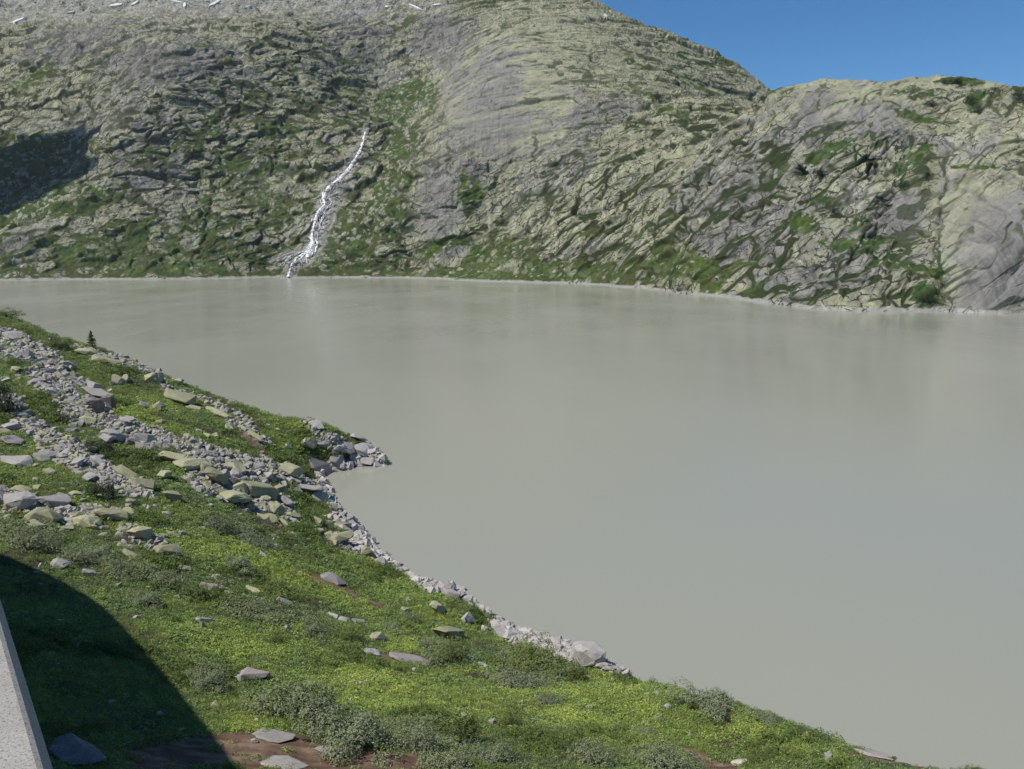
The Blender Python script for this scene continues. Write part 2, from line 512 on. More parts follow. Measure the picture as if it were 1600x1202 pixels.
# clefts and gullies that run through the whole face
gully = np.zeros(len(S))
for pl, dpt in (([(374, 140, 3), (356, 215, 3.5), (346, 290, 3.5), (332, 345, 3), (305, 412, 2.5)], 4), ([(408, 200, 2), (402, 290, 2.5), (408, 350, 2)], 2.5), ([(240, 90, 3), (222, 130, 2)], 5), ([(178, 190, 2), (190, 165, 3)], 4),
                ([(700, 176, 4), (660, 212, 5), (628, 265, 5), (614, 335, 4), (618, 380, 4), (640, 412, 3)], 7), ([(692, 160, 2), (698, 200, 2.5), (700, 250, 2)], 2.5),
                ([(1192, 146, 3), (1166, 205, 3), (1122, 262, 2.5), (1078, 330, 2), (1050, 390, 1.5)], 5), ([(1470, 255, 1.5), (1476, 330, 2), (1466, 400, 3), (1472, 470, 2.5)], 5), ([(1392, 305, 3), (1366, 372, 2)], 5),
                ([(1002, 90, 1.5), (998, 140, 2), (1010, 165, 1.5)], 2), ([(1225, 350, 2), (1195, 445, 3)], 4), ([(1440, 190, 2), (1500, 235, 1.5), (1590, 262, 1.5)], 2), ([(846, 210, 2), (842, 252, 2.5)], 2.5),
                ([(1080, 180, 1.5), (960, 215, 2), (850, 280, 1.5)], 2), ([(1000, 330, 2), (920, 390, 2), (850, 430, 2)], 2.5), ([(1140, 250, 1.5), (1060, 330, 2), (960, 390, 2)], 2.5)):
    d_, w_ = poly_dist(px + 30 * warp[:, 0] + 9 * vnoise(S / 9., 19), py + 10 * warp[:, 1], pl)
    disp -= 0.55 * dpt * sst(2.2, 0.3, d_ / w_)
    gully = np.maximum(gully, sst(1.2, .7, d_ / (w_ * np.clip(.9 + 1.5 * vnoise(S / 14., 18), .15, 1.6))))
# the relief must not lift or sink the large shape
def boxblur(a, n):
    for ax in (0, 1):
        pad = [(0, 0), (0, 0)]
        pad[ax] = (n + 1, n)
        c = np.cumsum(np.pad(a, pad, mode='edge'), axis=ax)
        a = (np.take(c, np.arange(2 * n + 1, c.shape[ax]), ax) - np.take(c, np.arange(0, c.shape[ax] - 2 * n - 1), ax)) / (2 * n + 1)
    return a
dg = disp.reshape(P.shape[:2])
disp = (dg - 0.92 * boxblur(boxblur(dg, 31), 21)).ravel()
# two caves under overhangs on the knoll and some deep clefts
cave = np.zeros(len(S))
for (cx, cy_, rx, ry, rot, dpt) in [(1251, 272, 12, 9, 25, 13), (1363, 268, 11, 10, 60, 12), (1365, 252, 3.5, 16, 75, 7), (1451, 277, 4, 4, 0, 5), (1383, 318, 4, 16, 70, 5),
                               (1108, 290, 4, 3, 0, 4), (788, 140, 2.5, 9, 0, 4), (764, 262, 3, 10, 0, 3.5), (700, 325, 14, 3, 5, 3.5), (1200, 430, 4, 14, 0, 4), (255, 115, 3, 14, 20, 5), (227, 88, 4, 14, 30, 4)]:
    wob = 0.35 * vnoise(S / 4.0, 90)
    m_ = sst(1.15, 0.72, blobs(px, py, []) + np.hypot(((px - cx) * math.cos(R(rot)) - (py - cy_) * math.sin(R(rot))) / rx,
                                                    ((px - cx) * math.sin(R(rot)) + (py - cy_) * math.cos(R(rot))) / ry) + wob)
    cave = np.maximum(cave, dpt * m_)
fade = sst(-1.0, 16.0, z)                                  # keep the waterline where it is
disp = disp * (0.08 + 0.92 * fade) + (1 - fade) * 1.1 * fbm(S / 7.0, 3, 26)
# grounds at the skyline keep their height
S[:, 2] = np.maximum(S[:, 2], -16)
Q = S + N * disp[:, None]
Q -= cave[:, None] * (N * np.array([1, 1, 0.15]))
G = Q.reshape(P.shape)
N2 = grid_normals(G).reshape(-1, 3)
N2[N2[:, 2] < 0] *= -1
flat = N2[:, 2]

# where plants grow: hollows and joints, ledges, gentle ground, more where the photo is green
n1 = fbm(S / 28.0, 4, 41)
n2 = fbm(S / 6.0, 3, 42)
n3 = fbm(S / 45.0, 3, 40)
lush = (1 - right) * (0.10 + 0.28 * sst(60, 220, py) + .10 * sst(330, 410, py)) + right * (0.26 - 0.14 * knoll + 0.22 * sst(330, 420, py) * (1 - knoll)) + 0.2 * arcw   # how green the joints are
lush = lush - 0.5 * smooth_map
def joint(e, width, gate):
    """a joint whose width swells and dies out along its run"""
    w_ = width * np.clip(gate, 0, 1) * (1 - .45 * smooth_map)
    return sst(1.0, 0.62, e / (w_ + 1e-4)) * (w_ > .015)
nj = fbm(S / 16.0, 3, 39)
line1 = joint(e1, 0.11, 0.75 + 1.6 * nj + 0.9 * n1 + 0.6 * lush - 0.3)
line2 = joint(e2, 0.22 - .09 * right, 0.50 + 1.6 * nj + 0.9 * n1 + 1.1 * lush - 0.35)
line3 = joint(e3, 0.24 - .06 * right, 0.10 + 1.4 * nj + 0.9 * n1 + 0.9 * lush - 0.35)
crack = np.maximum(np.maximum(line1, line2), np.maximum(line3 * .9, ledge * sst(-.25, -.05, n1 + .5 * nj - .25 * smooth_map)))
crack = np.maximum(crack, seam * sst(-.22, -.02, nj + .5 * n1 - .12 * smooth_map))
crack = np.maximum(crack, gully * sst(-.5, .0, n1 + .4 * n2))
wide = np.maximum(sst(0.42, 0.08, e2), sst(.25, .05, e1)) * sst(-0.35, .35, n1 + 0.4 * n3 + .6 * lush - .3)       # turf spreading out of the joints
v = 0.72 * veg_map + 0.48 * wide * (1 - 0.8 * smooth_map) + 0.20 * sst(0.60, 0.95, flat) + 0.26 * n1 + 0.22 * n2 - 0.15 * grey_map - 0.35 * pale_map
v -= 0.10 * right * (1 - knoll)
v += 0.16 * lush
v += 0.14 * sst(110, 10, z) * (1 - right * .7)
veg = np.maximum(sst(0.50, 0.60, v), crack * (1 - 0.4 * grey_map * (1 - right)) * (1 - 0.35 * smooth_map) * (1 - 0.8 * pale_map))
# boulders strewn over the green
be, br, bd = cells(S / 7.5 + 0.3 * warp, 51)
boul = (br[0] > 0.70 - 0.2 * sst(0.2, 0.6, n1)) * sst(0.08, 0.2, be) * sst(1.4, 0.8, veg_map + 0.4 * n1) * (1 - 0.8 * right) * sst(.35, .75, veg_map + .25 * n3)
be2, br2, bd2 = cells(S / 3.6, 52)
boul2 = (br2[0] > 0.90) * sst(.3, .7, veg_map + .25 * n3) * sst(0.05, 0.2, be2)
boul = np.maximum(boul, boul2)
veg = veg * (1 - 0.95 * boul * (cave < 1))
Q += N * (boul * (0.7 + 1.2 * br[1]) * sst(0.3, 0.8, v) + veg * (0.5 * np.abs(vnoise(S / 2.6, 61)) + .35))[:, None] * (fade[:, None])

bd_, bw_ = poly_dist(px + 5 * vnoise(S / 9., 17), py, [(571, 204, 4), (556, 250, 7), (530, 284, 11), (512, 310, 17), (507, 345, 18), (498, 375, 15), (480, 402, 12), (458, 412, 16), (452, 436, 8)])
bed = sst(1.15, .75, bd_ / bw_)
veg = veg * (1 - .9 * bed)
rock = np.array([0.222, 0.217, 0.192])
grey = np.array([0.172, 0.166, 0.150])
lich = np.array([0.240, 0.240, 0.158])
dark = np.array([0.095, 0.092, 0.090])
palec = np.array([0.285, 0.28, 0.262])
g_deep = np.array([0.035, 0.060, 0.016])
g_mid = np.array([0.060, 0.085, 0.020])
g_brown = np.array([0.056, 0.062, 0.022])
def mixc(a, b, t):
    return a + (b - a) * t[:, None]
strk = fbm(frame(52, 60, 3.2), 4, 43)                       # streaks that run down the slabs
strv = fbm(np.stack([x / 3.0, y / 40., z / 45.], -1), 3, 44)
lm = sst(0.25, 0.75, 0.72 + 0.55 * fbm(S / 36.0, 4, 45) + 0.25 * strk + 0.45 * (cellv - .5) + 0.35 * (flat - .6) - 0.62 * grey_map + 0.08 * right)
c_ = mixc(np.tile(rock, (len(S), 1)), np.tile(grey, (len(S), 1)), sst(0.2, 0.8, 0.4 + grey_map * 0.5 + 0.5 * strk))
c_ = mixc(c_, np.tile(lich, (len(S), 1)), lm)
c_ = mixc(c_, np.tile(np.array([.235, .222, .210]), (len(S), 1)), bed * (.75 + .5 * n2).clip(0, 1))
stain = sst(0.12, 0.45, strv + 0.15 * grey_map - 0.1 * lm + 0.3 * fbm(S / 50., 2, 46)) * (0.25 + 0.75 * grey_map)
c_ = mixc(c_, np.tile(dark, (len(S), 1)), 0.55 * stain)
c_ = mixc(c_, np.tile(palec, (len(S), 1)), np.clip(pale_map * (0.6 + 1.1 * n2) + 0.5 * boul * (v > .5), 0, 1))
c_ *= (0.86 + 0.28 * rl3[1])[:, None] * (1 + 0.16 * n2)[:, None]
gm = mixc(np.tile(g_brown, (len(S), 1)), np.tile(g_mid, (len(S), 1)), sst(-.25, .3, fbm(S / 22., 3, 47) + 0.35 * (veg_map - .5)))
gm = mixc(gm, np.tile(g_deep, (len(S), 1)), sst(0.0, 0.5, fbm(S / 14., 3, 48) + 0.25 * knoll + 0.15))
gm *= (1 + 0.45 * vnoise(S / 3.0, 49))[:, None]
gm = mixc(gm, np.tile(np.array([0.024, 0.032, 0.013]), (len(S), 1)), 0.8 * crack * (1 - sst(.45, .62, v)))
c_ = mixc(c_, gm, veg)
drawn = sst(2.4, 1.2, Q[:, 2] + 2.2 * fbm(S / 9., 3, 50))        # the bleached band between high and low water
c_ = mixc(c_, np.tile(np.array([0.285, 0.275, 0.25]), (len(S), 1)), drawn * 0.9)
c_ = np.clip(c_ * (1 + .12 * (1 - veg))[:, None], 0.012, 0.75)
me = mesh_np('mountain', Q, grid_faces(MROW, len(MK)), c_)
def mat_mountain():
    m = Nd('mountain_rock_and_turf')
    at = m.n('ShaderNodeAttribute', attribute_name='Col')
    geo = m.n('ShaderNodeNewGeometry')
    pos = geo.outputs['Position']
    wob = m.n('ShaderNodeTexNoise')
    wob.inputs['Scale'].default_value = .06
    wob.inputs['Detail'].default_value = 4
    m.l(pos, wob.inputs['Vector'])
    add = m.n('ShaderNodeMix', data_type='VECTOR')
    add.inputs[0].default_value = 1.0
    sc_ = m.n('ShaderNodeVectorMath', operation='MULTIPLY_ADD')
    sc_.inputs[1].default_value = (14, 14, 14)
    m.l(wob.outputs['Color'], sc_.inputs[0])
    m.l(pos, sc_.inputs[2])
    bare = m.n('ShaderNodeAttribute', attribute_name='bare')
    c = at.outputs['Color']
    hs = []
    for k, (rot, scl) in enumerate((((0, R(-38), 0), (.030, .05, .115)), ((0, R(-62), 0), (.05, .09, .21)), ((0, R(-8), 0), (.05, .05, .08)))):
        mp_ = m.n('ShaderNodeMapping')
        mp_.vector_type = 'TEXTURE'
        mp_.inputs['Rotation'].default_value = rot
        mp_.inputs['Scale'].default_value = tuple(1 / q for q in scl)
        m.l(sc_.outputs[0], mp_.inputs['Vector'])
        vo = m.n('ShaderNodeTexVoronoi', feature='DISTANCE_TO_EDGE')
        vo.inputs['Scale'].default_value = 1.0
        m.l(mp_.outputs[0], vo.inputs['Vector'])
        gate = m.noise(.035 + .02 * k, 3, .6, pos)
        wid = m.ramp(gate, [(.45, (0, 0, 0)), (.68, (.052, .052, .052))])
        lt = m.n('ShaderNodeMath', operation='LESS_THAN')
        m.l(vo.outputs['Distance'], lt.inputs[0])
        m.l(wid, lt.inputs[1])
        f_ = m.n('ShaderNodeMath', operation='MULTIPLY')
        m.l(lt.outputs[0], f_.inputs[0])
        m.l(bare.outputs['Fac'], f_.inputs[1])
        hs.append(f_.outputs[0])
        c = m.mix(f_.outputs[0], c, (.050, .052, .036))
    f1 = m.noise(.35, 6, .7, pos)
    f2 = m.noise(1.9, 3, .7, pos)
    k_ = m.mix(.45, f1, f2)
    mp_ = m.n('ShaderNodeMapping')
    mp_.inputs['Scale'].default_value = (.30, .02, .022)
    m.l(sc_.outputs[0], mp_.inputs['Vector'])
    stn = m.ramp(m.noise(1.0, 4, .6, mp_.outputs[0]), [(.40, (.68,) * 3), (.62, (1.10,) * 3)])
    c = m.mix(bare.outputs['Fac'], c, m.mix(1.0, c, stn, 'MULTIPLY'))
    c = m.mix(1.0, c, m.ramp(k_, [(.3, (.74,) * 3), (.7, (1.25,) * 3)]), 'MULTIPLY')
    m.bump(k_, .8, .8)
    return m.color(c, .92, .12)
M_MTN = mat_mountain()
_a = me.attributes.new('bare', 'FLOAT', 'POINT')
_a.data.foreach_set('value', (np.clip(1 - 1.4 * veg, 0, 1) * (1 - .85 * sst(.3, .8, smooth_map))).astype(np.float32))
mountain = link('mountain', me, M_MTN)
tag(mountain, 'pale lichened granite mountain with green gullies rising beyond the lake', None, None, 'structure')
MT = dict(P=Q.astype(np.float32), N=N2, veg=veg)
print('mountain', time.time() - T0)

class Picker:
    """finds the ground point that a photo pixel shows, from the ground's own vertices"""
    def __init__(s, Pts, cell=2.0):
        s.P = Pts
        s.cell = cell
        px, py, dep = project(Pts)
        s.w, s.h = int(2200 / cell), int(1500 / cell)
        ix = ((px + 300) / cell).astype(int)
        iy = ((py + 100) / cell).astype(int)
        ok = (ix >= 0) & (ix < s.w) & (iy >= 0) & (iy < s.h) & (Pts[:, 1] > 2)
        idx = np.nonzero(ok)[0]
        order = idx[np.argsort(-dep[idx])]                 # far first, near overwrites
        s.buf = np.full((s.h, s.w), -1, np.int64)
        s.buf[iy[order], ix[order]] = order
        s.dep = dep
    def __call__(s, px, py, rad=5):
        cx, cy_ = int((px + 300) / s.cell), int((py + 100) / s.cell)
        for r_ in range(1, rad + 1):
            w = s.buf[max(0, cy_ - r_):cy_ + r_ + 1, max(0, cx - r_):cx + r_ + 1].ravel()
            w = w[w >= 0]
            if len(w):
                qx, qy, qd = project(s.P[w])
                sc = np.hypot(qx - px, qy - py) + 0.0
                sc = sc + 3 * (qd > qd.min() * 1.12)
                return int(w[np.argmin(sc)])
        return -1
mpick = Picker(MT['P'], 2.0)

# the lake
M = Nd('milky_glacier_water')
geo = M.n('ShaderNodeNewGeometry')
f1 = M.noise(0.004, 3, 0.5, geo.outputs['Position'])
wc = M.ramp(f1, [(0.35, (0.268, 0.273, 0.219)), (0.65, (0.288, 0.291, 0.235))])
mp = M.n('ShaderNodeMapping')
mp.inputs['Scale'].default_value = (1.0, 0.5, 1.0)
M.l(geo.outputs['Position'], mp.inputs['Vector'])
rip = M.noise(1.3, 4, 0.55, mp.outputs[0])
M.bump(rip, 0.12, 0.06)
rgh = M.ramp(M.noise(0.012, 4, 0.6, mp.outputs[0]), [(.35, (.13,) * 3), (.65, (.27,) * 3)])
M.color(wc, 0.17, 0.5)
M.l(rgh, M.b.inputs['Roughness'])
M.b.inputs['IOR'].default_value = 1.33
water = link('lake_water', mesh_np('lake_water', [(-2500, -300, 0), (2500, -300, 0), (2500, 2900, 0), (-2500, 2900, 0)], [(0, 1, 2, 3)]), M.m)
tag(water, 'flat milky grey green glacier lake below the slope', None, None, 'structure')

# ================================================================== THE NEAR SLOPE
crest = [(-120, 440, 182), (0, 488, 176), (60, 513, 174), (110, 535, 172), (145, 545, 170), (190, 556, 168), (230, 577, 166), (300, 602, 161), (365, 628, 157),
         (400, 640, 154), (440, 652, 152), (490, 659, 150), (530, 676, 148), (565, 690, 146), (596, 706, 144)]
nc = []
for (a, b, D) in crest:
    X = at_depth(a, b, D)
    nc.append(X)
    k = 1 + 14 / D
    nc.append((X[0] * k, X[1] * k, X[2] - 14 * 0.28 - 0.6))
    k = 1 + 45 / D
    nc.append((X[0] * k, X[1] * k, min(X[2] - 45 * 0.34, X[2] * 0.3 - 5)))
near_shore = [(598, 712), (580, 727), (548, 730), (520, 736), (508, 758), (516, 782), (535, 803), (556, 826), (582, 852), (606, 876), (640, 903), (680, 918), (720, 930),
              (745, 950), (772, 967), (800, 990), (850, 1004), (890, 1026), (930, 1040), (962, 1056)]
for (a, b) in near_shore:
    X = at_height(a, b, 0.0)
    nc.append(X)
for (a, b) in [(660, 705), (620, 735), (560, 760), (560, 790), (620, 850), (680, 890), (740, 912), (790, 940), (840, 975), (900, 1000), (960, 1020), (1010, 1045)]:
    X = at_height(a, b, 0.0)
    nc.append((X[0], X[1], -3.2))
for (a, b) in [(612, 709), (606, 720), (590, 733), (548, 742)]:
    X = at_height(a, b, 0.0)
    nc.append((X[0], X[1], -1.6))
for (a, b, D) in [(1000, 1066, 62), (1060, 1078, 50), (1110, 1092, 46), (1165, 1104, 44), (1220, 1122, 42), (1270, 1140, 40), (1330, 1163, 38), (1380, 1181, 36.5), (1440, 1200, 35), (1550, 1235, 33), (1750, 1300, 30)]:
    X = at_depth(a, b, D)
    nc.append(X)
    nc.append((X[0] * 1.12, X[1] * 1.12, X[2] - 0.12 * D * 0.98 - 0.5))
    nc.append((X[0] * 1.45, X[1] * 1.45, min(-3, X[2] - 0.45 * D * 1.0)))
for (a, b, D) in [
    (0, 865, 57), (0, 780, 73), (0, 700, 90), (0, 620, 110), (0, 560, 132), (0, 520, 152), (-120, 865, 56), (-120, 700, 90), (-120, 560, 140),
    (150, 640, 112), (150, 580, 142), (150, 720, 91), (150, 800, 74), (150, 900, 57), (300, 640, 136), (300, 700, 108), (300, 780, 86), (300, 860, 70), (300, 930, 58),
    (420, 690, 130), (420, 740, 113), (420, 800, 96), (440, 870, 79), (450, 950, 65), (520, 850, 94), (520, 700, 140), (600, 930, 78), (600, 1000, 61), (700, 980, 72), (760, 1010, 66),
    (500, 1040, 48), (500, 1110, 38), (390, 1055, 43), (250, 1000, 45), (250, 1080, 36), (120, 1000, 42), (120, 1100, 33), (60, 1190, 26), (200, 1190, 27.5), (350, 1190, 29), (550, 1190, 30.5),
    (700, 1100, 44), (700, 1190, 32), (850, 1060, 57), (850, 1120, 44), (850, 1190, 34), (1000, 1120, 45), (1000, 1190, 36), (1150, 1150, 40.5), (1150, 1195, 36.5), (1300, 1195, 36), (900, 1300, 26), (500, 1300, 23), (200, 1300, 21), (1300, 1300, 28)]:
    nc.append(at_depth(a, b, D))
NC = np.array(nc)
Zn = TPS(NC[:, 0], NC[:, 1], NC[:, 2], 40.0, 3e-4)

NK = np.linspace(-0.80, 0.78, 600)
NROW = 350
P = terrain_grid(Zn, NK, 15, 235, NROW, coarse=4, w_log=25.0, zmin=-2.5, smooth=9)
nN = grid_normals(P)
nN[nN[..., 2] < 0] *= -1
S = P.reshape(-1, 3)
N = nN.reshape(-1, 3)
px, py, dep = project(S)
z = S[:, 2]
w1 = np.stack([fbm(S / 9., 3, 111), fbm(S / 9., 3, 112), fbm(S / 9., 3, 113)], -1)
w2_ = np.stack([fbm(S / 26., 2, 114), fbm(S / 26., 2, 115)], -1)
pxw, pyw = px + 26 * w1[:, 0] + 40 * w2_[:, 0], py + 16 * w1[:, 1] + 14 * w2_[:, 1]
scree = np.zeros(len(S))
for pl in ([(-60, 515, 22), (20, 545, 24), (75, 590, 28), (110, 635, 26), (180, 670, 20), (250, 690, 16), (300, 705, 16), (350, 712, 18), (420, 742, 20), (470, 762, 16), (500, 772, 12)],
           [(-60, 625, 20), (10, 640, 20), (60, 690, 20), (120, 716, 20), (180, 752, 16), (240, 772, 9)],
           [(-40, 775, 22), (40, 790, 22), (120, 805, 18), (180, 808, 10)],
           [(190, 835, 10), (270, 868, 12)],
           [(300, 735, 26), (360, 765, 28), (430, 790, 18), (470, 810, 10)],
           [(470, 660, 6), (520, 690, 14), (585, 708, 14)], [(250, 605, 8), (300, 625, 8), (360, 655, 7), (420, 690, 6)], [(120, 548, 8), (180, 566, 9), (240, 588, 7)],
           [(530, 845, 10), (600, 880, 8)]):
    d, w = poly_dist(pxw, pyw, pl)
    scree = np.maximum(scree, sst(1.25, 0.75, d / w))
d, w = poly_dist(pxw, pyw, [(a, b) for (a, b) in near_shore])
shore = sst(1.3, 0.7, d / np.interp(py, [700, 760, 900, 1000, 1060], [10, 12, 13, 13, 9]))
shore = np.maximum(shore, sst(1.0, 0.5, z) * (py < 1062))
brk = fbm(S / np.array([7., 7., 5.]), 4, 119)
scree = scree * sst(-.38, .05, brk + .25 * (scree > .95) - .08)
rockm = np.maximum(scree, shore)
brown = np.zeros(len(S))
for pl in ([(440, 893, 5), (500, 918, 7), (580, 955, 4)], [(200, 1185, 20), (330, 1172, 26), (430, 1176, 30), (540, 1192, 22), (640, 1212, 16)], [(200, 1225, 20), (600, 1225, 25)], [(1060, 1165, 4), (1100, 1185, 12), (1150, 1205, 12)],
           [(1330, 1180, 5), (1400, 1190, 7), (1460, 1206, 6)], [(590, 1026, 4), (670, 1034, 5)], [(1180, 1164, 3), (1210, 1170, 4)], [(380, 680, 6), (420, 705, 5)]):
    d, w = poly_dist(pxw, pyw, pl)
    brown = np.maximum(brown, sst(1.2, 0.8, d / w))
heath = blobs(pxw, pyw, [(540, 850, 70, 16, -22, .9), (440, 835, 70, 12, -18, .8), (380, 660, 50, 10, -25, .7), (640, 1000, 60, 20, 0, .6), (590, 1060, 60, 16, 0, .5), (440, 780, 25, 10, 0, .7), (130, 610, 40, 10, -30, .5)])
willow = blobs(pxw, pyw, [(40, 840, 80, 26, 0, .9), (200, 900, 90, 22, -12, .8), (330, 920, 60, 18, 0, .7), (420, 965, 90, 20, -5, .8), (330, 1060, 50, 26, 0, .9), (700, 1020, 50, 25, 0, .9), (820, 1040, 90, 30, -15, .9),
                           (640, 1150, 90, 40, -15, .9), (760, 1150, 120, 30, -10, .6), (360, 830, 60, 14, -15, .8), (880, 1090, 80, 14, -10, .5), (480, 880, 80, 14, -20, .5)])
bright = blobs(pxw, pyw, [(220, 655, 80, 22, -12, 1), (350, 860, 120, 18, -18, 1), (500, 935, 90, 18, -20, .9), (620, 930, 80, 24, -25, .8), (620, 1080, 170, 40, -8, 1), (370, 1000, 110, 40, -10, .9), (380, 1120, 60, 40, 0, 1.1),
                           (950, 1110, 160, 40, -12, 1), (640, 1012, 40, 14, 0, 1), (250, 830, 60, 12, 0, .7), (1200, 1150, 140, 24, -15, .9), (460, 680, 50, 20, -10, .8)])
dn = 0.9 * fbm(S / 11.0, 3, 121) + 0.35 * fbm(S / 3.0, 3, 122) + 0.12 * fbm(S / 0.9, 2, 123)
e, r, dd = cells(S / np.array([2.6, 2.6, 2.0]) + 0.4 * w1, 124)
dn += rockm * (0.55 * sst(0.02, 0.3, e) * r[0] + 0.3 * (r[1] - .5))
e4, r4, dd4 = cells(S / 0.75 + 0.2 * w1, 125)
dn += 0.22 * rockm * sst(0.0, .3, e4) * r4[0]
dn *= 0.25 + 0.75 * sst(-1.0, 3.5, z)
dn *= np.interp(dep, [20, 40, 150], [0.55, 0.7, 1.0])
S[:, 2] = np.maximum(S[:, 2], -12)
Q = S + N * dn[:, None]
gn = fbm(S / 4., 4, 131)
gn2 = fbm(S / 0.8, 3, 132)
soil = np.array([0.070, 0.078, 0.024])
turf = np.array([0.100, 0.140, 0.018])
c_ = mixc(np.tile(soil, (len(S), 1)), np.tile(turf, (len(S), 1)), sst(-.3, .4, gn + 0.6 * bright - .2))
c_ = mixc(c_, np.tile(np.array([0.085, 0.068, 0.052]), (len(S), 1)), heath * 0.7)
bc = mixc(np.tile(np.array([0.095, 0.058, 0.038]), (len(S), 1)), np.tile(np.array([0.225, 0.152, 0.104]), (len(S), 1)), sst(-.3, .4, fbm(S / np.array([2.5, .6, .6]), 4, 133)))
sr = mixc(np.tile(np.array([0.27, 0.262, 0.262]), (len(S), 1)), np.tile(np.array([0.33, 0.315, 0.22]), (len(S), 1)), sst(0, .5, fbm(S / 7., 3, 134)))
sr *= (0.75 + 0.5 * r4[2])[:, None]
sh = np.tile(np.array([0.46, 0.435, 0.41]), (len(S), 1)) * (0.8 + 0.35 * r4[2])[:, None]
sr = mixc(sr, sh, shore)
rk = sst(0.35, 0.6, rockm + 0.35 * gn - 0.3 * (e4 < .12) * scree)
c_ = mixc(c_, bc, brown)
c_ = mixc(c_, sr, rk)
c_ *= (1 + 0.25 * gn2)[:, None]
c_ = np.clip(c_, .01, .7)
me = mesh_np('near_slope', Q, grid_faces(NROW, len(NK)), c_, True)
M_SLOPE = mat_terrain('slope_turf_and_soil', 3.0, 0.08)
slope = link('hillside_ground', me, M_SLOPE)
tag(slope, 'green hillside with scree falling to the lake shore', None, None, 'structure')
NT = dict(P=Q, N=N)
npick = Picker(Q, 2.0)
print('slope', time.time() - T0)

def ground(px, py):
    i = npick(px, py, 6)
    return Vector(NT['P'][i]), Vector(NT['N'][i]), float(npick.dep[i])
# ================================================================== STONES
def rock_bm(shape, seed, n=15, sub=False):
    """an angular block of granite, longest side 1: hull of random points, worn edges, uneven faces"""
    r = random.Random(seed)
    sx, sy, sz = shape
    bm = bmesh.new()
    for i in range(n):
        a = [r.uniform(-1, 1) for _ in range(3)]
        m = max(abs(q) for q in a) or 1
        k = r.uniform(.78, 1.0) / (0.55 * m + 0.45 * math.sqrt(sum(q * q for q in a)))
        bm.verts.new((a[0] * k * sx * .5, a[1] * k * sy * .5, a[2] * k * sz * .5))
    res = bmesh.ops.convex_hull(bm, input=list(bm.verts))
    bmesh.ops.delete(bm, geom=[g for g in res['geom_interior'] if isinstance(g, bmesh.types.BMVert)], context='VERTS')
    bmesh.ops.dissolve_limit(bm, angle_limit=R(9), verts=list(bm.verts), edges=list(bm.edges))
    if sub:
        bmesh.ops.bevel(bm, geom=list(bm.edges), offset=0.022, segments=1, affect='EDGES', clamp_overlap=True)
        bmesh.ops.triangulate(bm, faces=list(bm.faces))
        bmesh.ops.subdivide_edges(bm, edges=list(bm.edges), cuts=1, use_grid_fill=True)
        co = np.array([v.co[:] for v in bm.verts], np.float32)
        d = 0.06 * fbm(co * 3.2 + seed, 3, seed) + 0.03 * vnoise(co * 11 + seed, seed + 3)
        bm.normal_update()
        for v, q in zip(bm.verts, d):
            v.co += v.normal * float(q) * min(1, sz * 1.6)
    bmesh.ops.triangulate(bm, faces=list(bm.faces))
    return bm

def to_mesh(bm, name, mat=None):
    me = bpy.data.meshes.new(name)
    bm.to_mesh(me)
    bm.free()
    if mat: me.materials.append(mat)
    return me

def mat_stone(name, base, lichen, amt, dark=0.5, lo=.75, hi=1.2):
    m = Nd(name)
    geo = m.n('ShaderNodeNewGeometry')
    oi = m.n('ShaderNodeObjectInfo')
    big = m.noise(1.7, 5, 0.7, geo.outputs['Position'])
    fine = m.noise(9.0, 5, 0.7, geo.outputs['Position'])
    c = m.mix(m.ramp(big, [(amt - .12, (0, 0, 0)), (amt + .12, (1, 1, 1))]), lichen, base)
    streak = m.noise(3.4, 3, 0.6, geo.outputs['Position'], 1.5)
    c = m.mix(m.ramp(streak, [(0.58, (0, 0, 0)), (0.75, (dark,) * 3)]), c, tuple(0.35 * q for q in base))
    c = m.mix(1.0, c, m.ramp(fine, [(0.3, (lo,) * 3), (0.7, (hi,) * 3)]), 'MULTIPLY')
    c = m.mix(1.0, c, m.ramp(oi.outputs['Random'], [(0.0, (.78,) * 3), (1.0, (1.12,) * 3)]), 'MULTIPLY')
    m.bump(fine, 0.6, 0.05)
    return m.color(c, 0.9, 0.15)

ST = {
    'grey': mat_stone('grey_granite', (0.325, 0.308, 0.287), (0.33, 0.315, 0.225), 0.36),
    'lichen': mat_stone('lichened_granite', (0.27, 0.265, 0.225), (0.335, 0.325, 0.185), 0.56),
    'white': mat_stone('bleached_granite', (0.41, 0.382, 0.35), (0.32, 0.30, 0.275), 0.40, 0.3),
    'pink': mat_stone('pinkish_granite', (0.36, 0.315, 0.285), (0.31, 0.285, 0.26), 0.45, 0.3),
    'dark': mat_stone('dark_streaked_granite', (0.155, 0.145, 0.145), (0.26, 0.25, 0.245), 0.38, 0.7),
    'rust': mat_stone('stained_granite', (0.20, 0.18, 0.165), (0.15, 0.085, 0.05), 0.42, 0.8),
}
SHP = {'slab': (1, .72, .30), 'block': (1, .80, .62), 'chunk': (1, .85, .85), 'bar': (1, .38, .24), 'round': (1, .92, .86)}
ROCK = {}
for kname, shp in SHP.items():
    for j in range(5):
        for kind in ST:
            pass
        me0 = to_mesh(rock_bm(shp, 100 + 13 * j + len(kname), 40 if kname == 'round' else 18, True), 'stone_' + kname)
        for kind, mt in ST.items():
            mm = me0.copy()
            mm.materials.append(mt)
            ROCK[kname, j, kind] = mm

